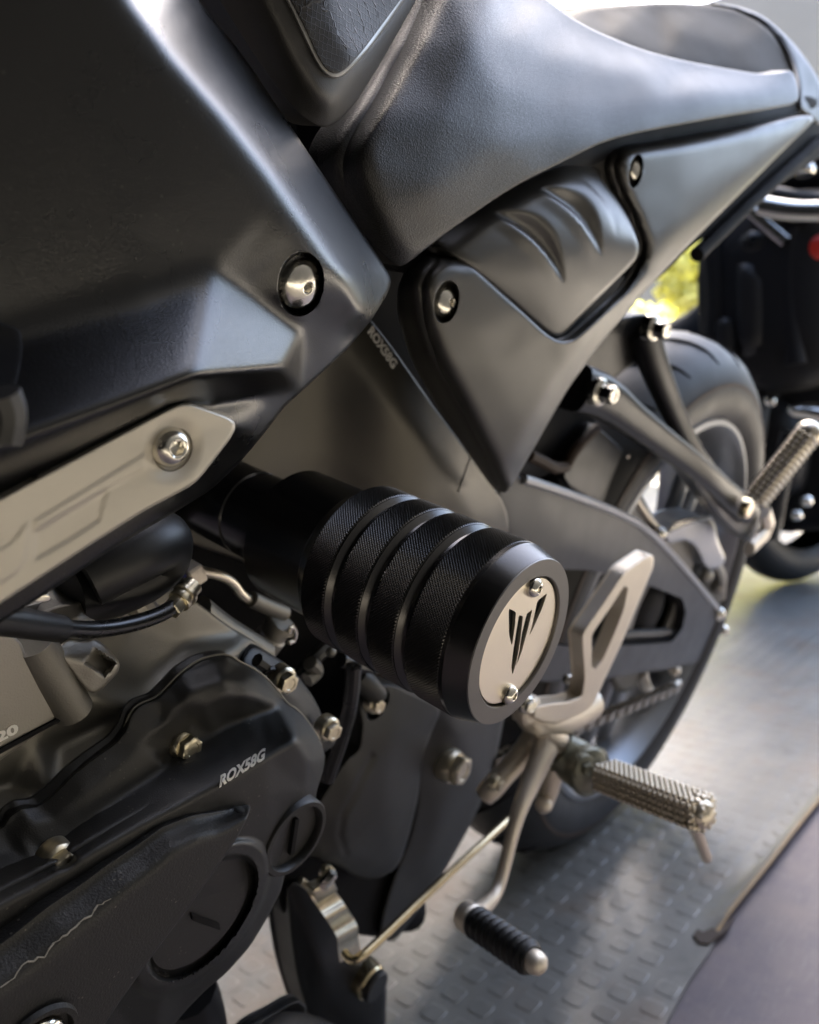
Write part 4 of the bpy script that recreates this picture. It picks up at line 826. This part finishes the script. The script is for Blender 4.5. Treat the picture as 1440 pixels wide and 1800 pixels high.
# ---- passenger foot rest hanger
YP = .078
def arm_(pts, r, m='plastic', **k): return tube([P(a, b, y) for a, b, y in pts], r, 20, 1, **k)
M['hanger'] = mat('black_hanger_paint', (.007, .007, .0075), .36, 0, .1, 1500, .22, .05)
hang = part('passenger_hanger', [arm_([(1010, 680, YP), (1056, 695, YP), (1120, 745, YP + .003), (1225, 822, YP + .009), (1310, 900, YP + .014)], [.0165, .0160, .0128, .0115, .0140], flat=.7, power=.65),
                                 arm_([(1130, 575, YP - .012), (1148, 640, YP - .007), (1190, 740, YP), (1228, 815, YP + .006), (1300, 890, YP + .014)], [.0150, .0125, .0102, .0098, .0120], flat=.7, power=.65),
                                 relief([(1185, 800), (1215, 780), (1245, 815), (1290, 850), (1330, 880), (1345, 925), (1340, 960), (1290, 940), (1240, 880)], YP + .012, 9, (5, .003), .012)], 'hanger', angle=60, label='black forked passenger foot rest hanger')
part('hanger_mount', relief([(1080, 560), (1140, 548), (1165, 570), (1150, 620), (1110, 640), (1040, 700), (985, 700), (990, 660), (1040, 620)], .062, 9, (4, .002), .02), 'hanger', hang, 50)
for q, y, r_ in (((1056, 690), YP + .016, .0066), ((1150, 578), YP + .004, .0066)):
    part('bolt', flange_bolt(P(*q, y), (.1, 1, .05), r_, 1.45, .011), 'chrome', hang)
part('peg_bolt', lathe([(.011, -.004), (.011, .003), (.009, .005), (.001, .005)], P(1311, 893, YP + .03), YA, 28), 'gold', hang)
pq = [P(1325, 880, .125), P(1365, 825, .135), P(1420, 762, .150)]; pdn = (pq[2] - pq[0]) / np.linalg.norm(pq[2] - pq[0]); PL2 = np.linalg.norm(pq[2] - pq[0])
u2 = np.cross(pdn, YA); u2 /= np.linalg.norm(u2); v2_ = np.cross(u2, pdn)
pp = part('passenger_peg', [box(pq[0] + pdn * PL2 / 2, pdn * PL2 / 2, u2 * .012, v2_ * .010, .15), ball(pq[2], .013)], 'peg', None, 40, 'folded passenger foot peg with small knobs')
kk = []
for i in range(15):
    for s in (-.009, -.003, .003, .009): kk.append((kn[0] * 1.15 + pq[0] + pdn * PL2 * (i + .5) / 15 + u2 * s + v2_ * .0102, kn[1]))
    for s in (-.006, 0, .006): kk.append((kn[0] * 1.15 + pq[0] + pdn * PL2 * (i + .5) / 15 + v2_ * s + u2 * -.0122, kn[1]))
ko = part('knob', kk, 'peg', pp, 80); ko['kind'] = 'stuff'
part('peg_clevis', tube([P(1345, 900, .10), P(1352, 930, .10), P(1318, 965, .10)], [.010, .012, .010], 12, 1, .6), 'cast', pp)
# ---- brake/caliper bracket in front of the wheel
cb = part('hub_bracket', [relief([(1168, 935), (1200, 912), (1238, 905), (1256, 915), (1262, 950), (1278, 985), (1262, 1000), (1240, 1000), (1225, 962), (1205, 948), (1172, 958)], .062, 6, (5, .003), .03)], mat('ribbed_alloy', (.42, .42, .42), .35, .9), None, 40, 'ribbed silver bracket beside the hub')
part('fin', [tube([P(1176 + k * 3, 934 - k * 5, .064), P(1208 + k * 6, 920 - k * 4, .064), P(1240 + k * 4, 912 - k * 1, .064)], .0016, 6, 1) for k in range(4)], 'chrome', cb)
part('bolt', ball(P(1158, 938, .06), .008), 'chrome', cb)
part('hub', [lathe([(.05, -.02), (.05, .03), (.035, .045), (.02, .05), (.001, .05)], (0, 0, .31), YA, 40), ], 'dark', angle=40)
part('brake_disc', lathe([(.115, -.062), (.115, -.066), (.07, -.066), (.07, -.062)], (0, 0, .31), YA, 48, None, (False, False)), 'rim', angle=30)
part('muffler', tube([(.42, -.12, .30), (.30, -.14, .33), (.1, -.155, .40), (-.22, -.165, .48)], [.02, .055, .065, .055], 24, 2), 'dark', angle=60)
part('exhaust_pipe', tube([(.9, -.10, .25), (.7, -.12, .20), (.42, -.12, .30)], .022, 14, 2), 'dark')
part('far_swingarm', tube([(.45, -.085, .38), (.2, -.085, .34), (-.03, -.085, .31)], .028, 12, 1), 'dark')
part('sensor_parts', [ball(P(1240, 1010, .05), .010), ball(P(1262, 1030, .05), .011), tube([P(1255, 985, .055), P(1270, 1010, .055), P(1268, 1050, .055)], .006, 10)], 'alu')
# ---- rear wheel
whe = empty('rear_wheel', (0, 0, 0)); whe.parent = bike; whe['label'] = 'rear wheel with a worn road tyre and dark alloy rim'
C0 = (0, 0, .31); prof = [(.228, -.055), (.238, -.061), (.250, -.064), (.262, -.0635), (.270, -.061), (.284, -.054), (.296, -.043), (.304, -.030), (.3085, -.015)]
prof = prof + [(.31, 0)] + [(r_, -y_) for r_, y_ in prof[::-1]]
def f_ty(): return lathe(prof, C0, YA, 128, None, (False, False))
part('tyre', f_ty(), 'tyre', whe, 60)
gv = []
for i in range(26):
    a0 = 2 * np.pi * i / 26
    for s in (-1, 1):
        pt = []
        for t in np.linspace(0, 1, 6):
            yy = .006 + .046 * t; r_ = np.interp(yy, [q[1] for q in prof[9:]], [q[0] for q in prof[9:]]) + .0002; a = a0 + .17 * t + (.12 if s > 0 else 0)
            pt.append((r_ * math.cos(a), s * yy, .31 + r_ * math.sin(a)))
        gv.append(tube(pt, [.0012, .003, .0034, .0032, .0026, .0010], 6, 1, .35))
part('tread_groove', gv, 'dark', whe, 60)
part('tyre_edge', [lathe([(.2655 + r_, .0632 - abs(r_) * .2) for r_ in (-.003, 0, .003)], C0, YA, 128, None, (False, False)) for s in (1,)], 'brown', whe, 60)
part('rim', [lathe([(.230, .050), (.2275, .0575), (.222, .0585), (.217, .053), (.206, .030), (.200, 0), (.206, -.030), (.217, -.053), (.222, -.0585), (.2275, -.0575), (.230, -.050)], C0, YA, 128, None, (False, False))], 'rim', whe, 30)
for i in range(5):
    a = 2 * np.pi * i / 5 + 2.16; d = np.array([math.cos(a), 0, math.sin(a)]); t_ = np.array([-math.sin(a), 0, math.cos(a)]); c = np.array(C0)
    for s in (-1, 1): part('spoke', tube([c + d * .04 + t_ * s * .012 + YA * .02, c + d * .12 + t_ * s * .022 + YA * .022, c + d * .205 + t_ * s * .034 + YA * .012], [.013, .011, .012], 10, 2, .8), 'rim', whe, 50)
# chain run and rear sprocket
part('sprocket', [lathe([(.094, .045), (.094, .050), (.06, .050), (.06, .045)], C0, YA, 84, [0, 0, 0, 0], (False, False))] + [box(np.array(C0) + .096 * np.array([math.cos(a), 0, math.sin(a)]) + YA * .0475, .004 * np.array([math.cos(a), 0, math.sin(a)]), .0018 * YA, .0022 * np.array([-math.sin(a), 0, math.cos(a)])) for a in np.linspace(0, 2 * np.pi, 42, endpoint=False)], 'case', None, 30)
ch = []
for zt, zb in ((.405, .395), (.215, .335)):
    a, b = np.array([0, .0475, zt]), np.array([.52, .0475, zb if zt > .3 else .345]); a, b = (a, b) if zt > .3 else (P(1190, 1207, .070), P(960, 1302, .070) + np.array([.1, 0, .02])); d = (b - a) / np.linalg.norm(b - a); L = np.linalg.norm(b - a)
    for i in range(int(L / .0127)):
        c = a + d * (i + .5) * .0127
        ch.append(box(c + YA * (.005 if i % 2 else .0035), d * .0072, YA * .0009, np.cross(d, YA) * .0052, .3)); ch.append(box(c - YA * (.005 if i % 2 else .0035), d * .0075, YA * .0008, np.cross(d, YA) * .0048, .3)); ch.append(box(c, d * .003, YA * .004, np.cross(d, YA) * .0035, .3))
o = part('chain', ch, mat('oiled_chain_steel', (.20, .17, .13), .35, .9), None, 40); o['kind'] = 'stuff'
part('rear_hugger', [lathe([(.325, -.06), (.330, -.03), (.332, 0), (.330, .03), (.325, .06)], C0, YA, 8, None, (False, False))] if 0 else [tube([P(960, 700, .05), P(1000, 640, .04), P(1080, 600, .03)], .012, 10)], 'dark')

# ================================================================== second motorcycle, parked behind
X2 = -1.15
m2 = empty('parked_motorcycle', tuple(WX(1300, 900, X2) * [1, 1, 0])); tag(m2, 'black motorcycle parked behind, dark body with silver levers and a red lamp', 'motorcycle')
o2 = np.array(m2.location)
def W2(px, py, x=X2): return WX(px, py, x) - o2
def relief2(outline, x, bulge, thick=.25, step=14):
    """rounded body panel standing across the view on the plane X = x"""
    poly = resample(chaikin(outline, 2), step * .6); lo, hi = poly.min(0), poly.max(0)
    X, Y = np.meshgrid(np.arange(lo[0], hi[0], step), np.arange(lo[1], hi[1], step)); g = np.stack([X.ravel(), Y.ravel()], -1); g = g[inside(g, poly)]
    if len(g): g = g[segdist(g, poly) > step * .5]
    al = np.vstack([poly, g]) if len(g) else poly
    r = delaunay_2d_cdt([Vector(q) for q in al], [(i, (i + 1) % len(poly)) for i in range(len(poly))], [], 0, 1e-3)
    v = np.array([q[:] for q in r[0]]); tri = [f for f in r[2] if inside(v[list(f)].mean(0)[None], poly)[0]]
    d = segdist(v, poly); dm = max(d.max(), 1); h = bulge * np.sqrt(np.clip(1 - (1 - np.clip(d / (dm * .8), 0, 1)) ** 2, 0, 1))
    A = np.array([W2(a, b, x) for a, b in v]); A[:, 0] += h; Bk = np.array([W2(a, b, x) for a, b in v]); Bk[:, 0] -= thick; N = len(v)
    F = []
    for f in tri:
        n = np.cross(A[f[1]] - A[f[0]], A[f[2]] - A[f[0]]); f = f if n[0] > 0 else f[::-1]; F += [tuple(f), tuple(k + N for k in f[::-1])]
    ed_ = {(f[i], f[(i + 1) % 3]) for f in F if max(f) < N for i in range(3)}
    F += [(b, a, a + N, b + N) for a, b in ed_ if (b, a) not in ed_]
    return np.vstack([A, Bk]), F
def p2(name, geo, m, **k): return obj(name, geo, M[m] if isinstance(m, str) else m, m2, 60)
def t2(pts, r, x=X2, **k): return tube([W2(a, b, x) for a, b in pts], r, 12, 2, up=(1, 0, 0), **k)
p2('front_cowl', [relief2([(1225, 470), (1245, 400), (1290, 365), (1335, 338), (1440, 330), (1510, 340), (1510, 640), (1400, 690), (1340, 690), (1270, 650), (1228, 600)], X2, .10)], 'dark')
p2('instrument_panel', [relief2([(1322, 350), (1345, 306), (1385, 270), (1440, 238), (1540, 215), (1540, 350)], X2 - .1, .05)], 'plastic')
for a in (((1250, 420), (1262, 520), (1250, 640)), ((1395, 400), (1385, 500), (1400, 640))): p2('fork_tube', [t2(a, .022, X2 + .08)], 'dark')
p2('indicator', [ball(W2(1415, 300, X2 + .02), .024, 14, (1, 1, .7))], 'chrome')
p2('headlamp', [ball(W2(1330, 430, X2 + .08), .045, 18, (.5, 1, .8))], 'hose')
p2('radiator_fin', [relief2([(1255, 560), (1290, 555), (1292, 640), (1262, 640)], X2 + .1, .01, .02, 8)], 'plastic')
p2('cowl_panel', [relief2([(1290, 460), (1330, 450), (1360, 480), (1365, 600), (1330, 640), (1295, 620)], X2 + .06, .05)], 'plastic')
p2('lower_body', [relief2([(1250, 620), (1340, 600), (1500, 600), (1560, 760), (1540, 935), (1440, 930), (1385, 938), (1345, 925), (1312, 840), (1290, 720)], X2 - .25, .10)], 'dark')
p2('engine_block', [relief2([(1290, 700), (1380, 690), (1430, 760), (1420, 860), (1370, 880), (1300, 830)], X2 - .15, .05)], 'plastic')
tw = np.array(W2(1398, 830, X2 - .3)); tw[2] = .30
p2('front_wheel', [lathe([(.24 + .055 * math.cos(a), .055 * math.sin(a)) for a in np.linspace(-2.3, 2.3, 15)], tw, (.35, 1, 0), 48, None, (False, False))], 'tyre')
p2('handlebar', [t2([(1250, 345), (1330, 335), (1440, 355), (1540, 350)], .016, X2 + .05)], 'plastic')
p2('clutch_lever', [t2([(1335, 362), (1390, 372), (1450, 372)], .022, X2 + .1, flat=.5)], 'chrome')
p2('brake_lever', [t2([(1318, 370), (1350, 398), (1382, 425)], .014, X2 + .1, flat=.5)], 'chrome')
p2('mirror', [ball(W2(1445, 210, X2), .05, 16, (.3, 1, .7))], 'plastic')
p2('lamp', [ball(W2(1436, 436, X2 + .08), .028, 14, (.5, 1, 1))], 'red')
p2('foot_lever', [t2([(1415, 588), (1470, 598)], .014, X2 + .05)], 'chrome')
p2('fender', [relief2([(1380, 715), (1410, 705), (1480, 720), (1480, 750), (1430, 745), (1390, 735)], X2 + .03, .02, .05, 8)], 'chrome')
p2('exhaust', [t2([(1390, 760), (1375, 830), (1362, 900), (1352, 945)], .022, X2 + .02)], 'plastic')
for a, b in ((1355, 705), (1418, 880), (1392, 600), (1285, 548), (1400, 905)): p2('engine_bolt', [ball(W2(a, b, X2 + .02), .014, 10)], 'chrome')
p2('inner_frame', [relief2([(1085, 590), (1200, 560), (1260, 500), (1270, 660), (1330, 740), (1300, 780), (1150, 720)], X2 - .45, .05)], 'plastic')

# ================================================================== bush, wall behind
def leaves(cen, rad, n, size, seedk):
    r_ = np.random.default_rng(seedk); V, F = [], []
    blobs = [(np.array(cen) + r_.normal(0, .55, 3) * rad, r_.uniform(.25, .5) * np.mean(rad)) for _ in range(16)]
    for i in range(n):
        c, br_ = blobs[r_.integers(len(blobs))]; d = r_.normal(0, 1, 3); d /= np.linalg.norm(d); p = c + d * br_ * r_.uniform(.5, 1.05)
        if p[2] < .05: continue
        a = r_.normal(0, 1, 3); a /= np.linalg.norm(a); b = np.cross(a, r_.normal(0, 1, 3)); b /= np.linalg.norm(b); s = size * r_.uniform(.6, 1.3)
        k = len(V); V += [p - a * s, p + b * s * .4, p + a * s, p - b * s * .4]; F.append((k, k + 1, k + 2, k + 3))
    return V, F
def bush(px, py, x, rad, label, seedk, n=5000):
    c = WX(px, py, x); o = empty('bush', (c[0], c[1], 0)); tag(o, label, 'bush')
    obj('crown', leaves((0, 0, c[2]), rad, n, .05, seedk), M['leaf'], o, 180)
    obj('trunk', [tube([(0, 0, 0), (.05, .02, c[2] * .5), (-.1, .1, c[2])], [.06, .05, .02], 8), tube([(0, 0, .1), (.2, .25, c[2] * .8), (.3, .4, c[2] * 1.2)], [.04, .03, .015], 8), tube([(0, 0, .1), (-.1, -.35, c[2] * .9)], [.04, .015], 8)], M['trunk'], o)
    return o
bush(1170, 500, -4.5, np.array([.5, .8, .6]), 'sunlit yellow-green bush behind the rear wheel', 3)

# ================================================================== unseen blockers and bounce surfaces added for the light; also yard and far building
M['blocker'] = mat('dark_blocker_paint', (.014, .014, .014), .8, 0, .3, 20, .3, cscale=3)
def slab(name, x0, x1, y0, y1, z0, z1, m, label, cat):
    return tag(obj(name, box(((x0 + x1) / 2, (y0 + y1) / 2, (z0 + z1) / 2), ((x1 - x0) / 2, 0, 0), (0, (y1 - y0) / 2, 0), (0, 0, (z1 - z0) / 2), .004), m), label, cat)
slab('left_blocker_wall', -1.0, 4.2, 1.25, 1.45, -.006, 2.85, M['blocker'], 'dark wall added out of view on the left for dark reflections', 'wall')  # unseen wall added so that left-facing panels reflect dark
slab('front_blocker_wall', 3.0, 3.2, -3.5, 1.24, -.006, 2.55, M['blocker'], 'dark wall added out of view at the front to block light', 'wall')  # unseen, added to close off light from the front
slab('shade_canopy', .25, 4.2, -3.5, 1.24, 2.60, 2.72, M['blocker'], 'dark roof added out of view to shade the front of the motorcycle', 'shade_canopy')  # roof outside the view, added to shade the front and cut sky light
M['pale'] = mat('blocker_stone', (.06, .056, .05), .9, 0, .3, 30, .3, cscale=2)
M['greywall'] = mat('grey_cladding', (.19, .185, .175), .8, 0, .3, 30, .3, cscale=2)
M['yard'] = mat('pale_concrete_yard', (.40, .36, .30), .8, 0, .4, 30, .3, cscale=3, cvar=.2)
slab('added_low_wall', -5.0, -4.6, .25, 9, -.006, 1.35, M['pale'], 'low dark wall added out of view across the yard to darken side reflections', 'wall')  # unseen low wall put in for a dark band in side reflections
slab('building', -10.4, -10.0, -12, -1.3, -.006, 5.2, M['greywall'], 'plain grey building far behind the seat', 'building')
slab('building', -6.1, 5, -9, -3.5, -.006, 8.3, M['greywall'], 'tall grey block added out of view to cast shade over the motorcycle', 'building')  # unseen block added as caster of the shade on the motorcycle
M['bounce_paving'] = mat('pale_bounce_sheet', (.21, .195, .165), .8, 0, .4, 30, .3, cscale=3, cvar=.2)
pv = sheet('bounce_paving', [(-1.6, .62), (3, .62), (3, 1.25), (-1.6, 1.25)], -.003, M['bounce_paving']); tag(pv, 'pale sheet added out of view to bounce light onto the left side', kind='structure')  # unseen pale sheet added to throw sunlight back onto left-facing parts
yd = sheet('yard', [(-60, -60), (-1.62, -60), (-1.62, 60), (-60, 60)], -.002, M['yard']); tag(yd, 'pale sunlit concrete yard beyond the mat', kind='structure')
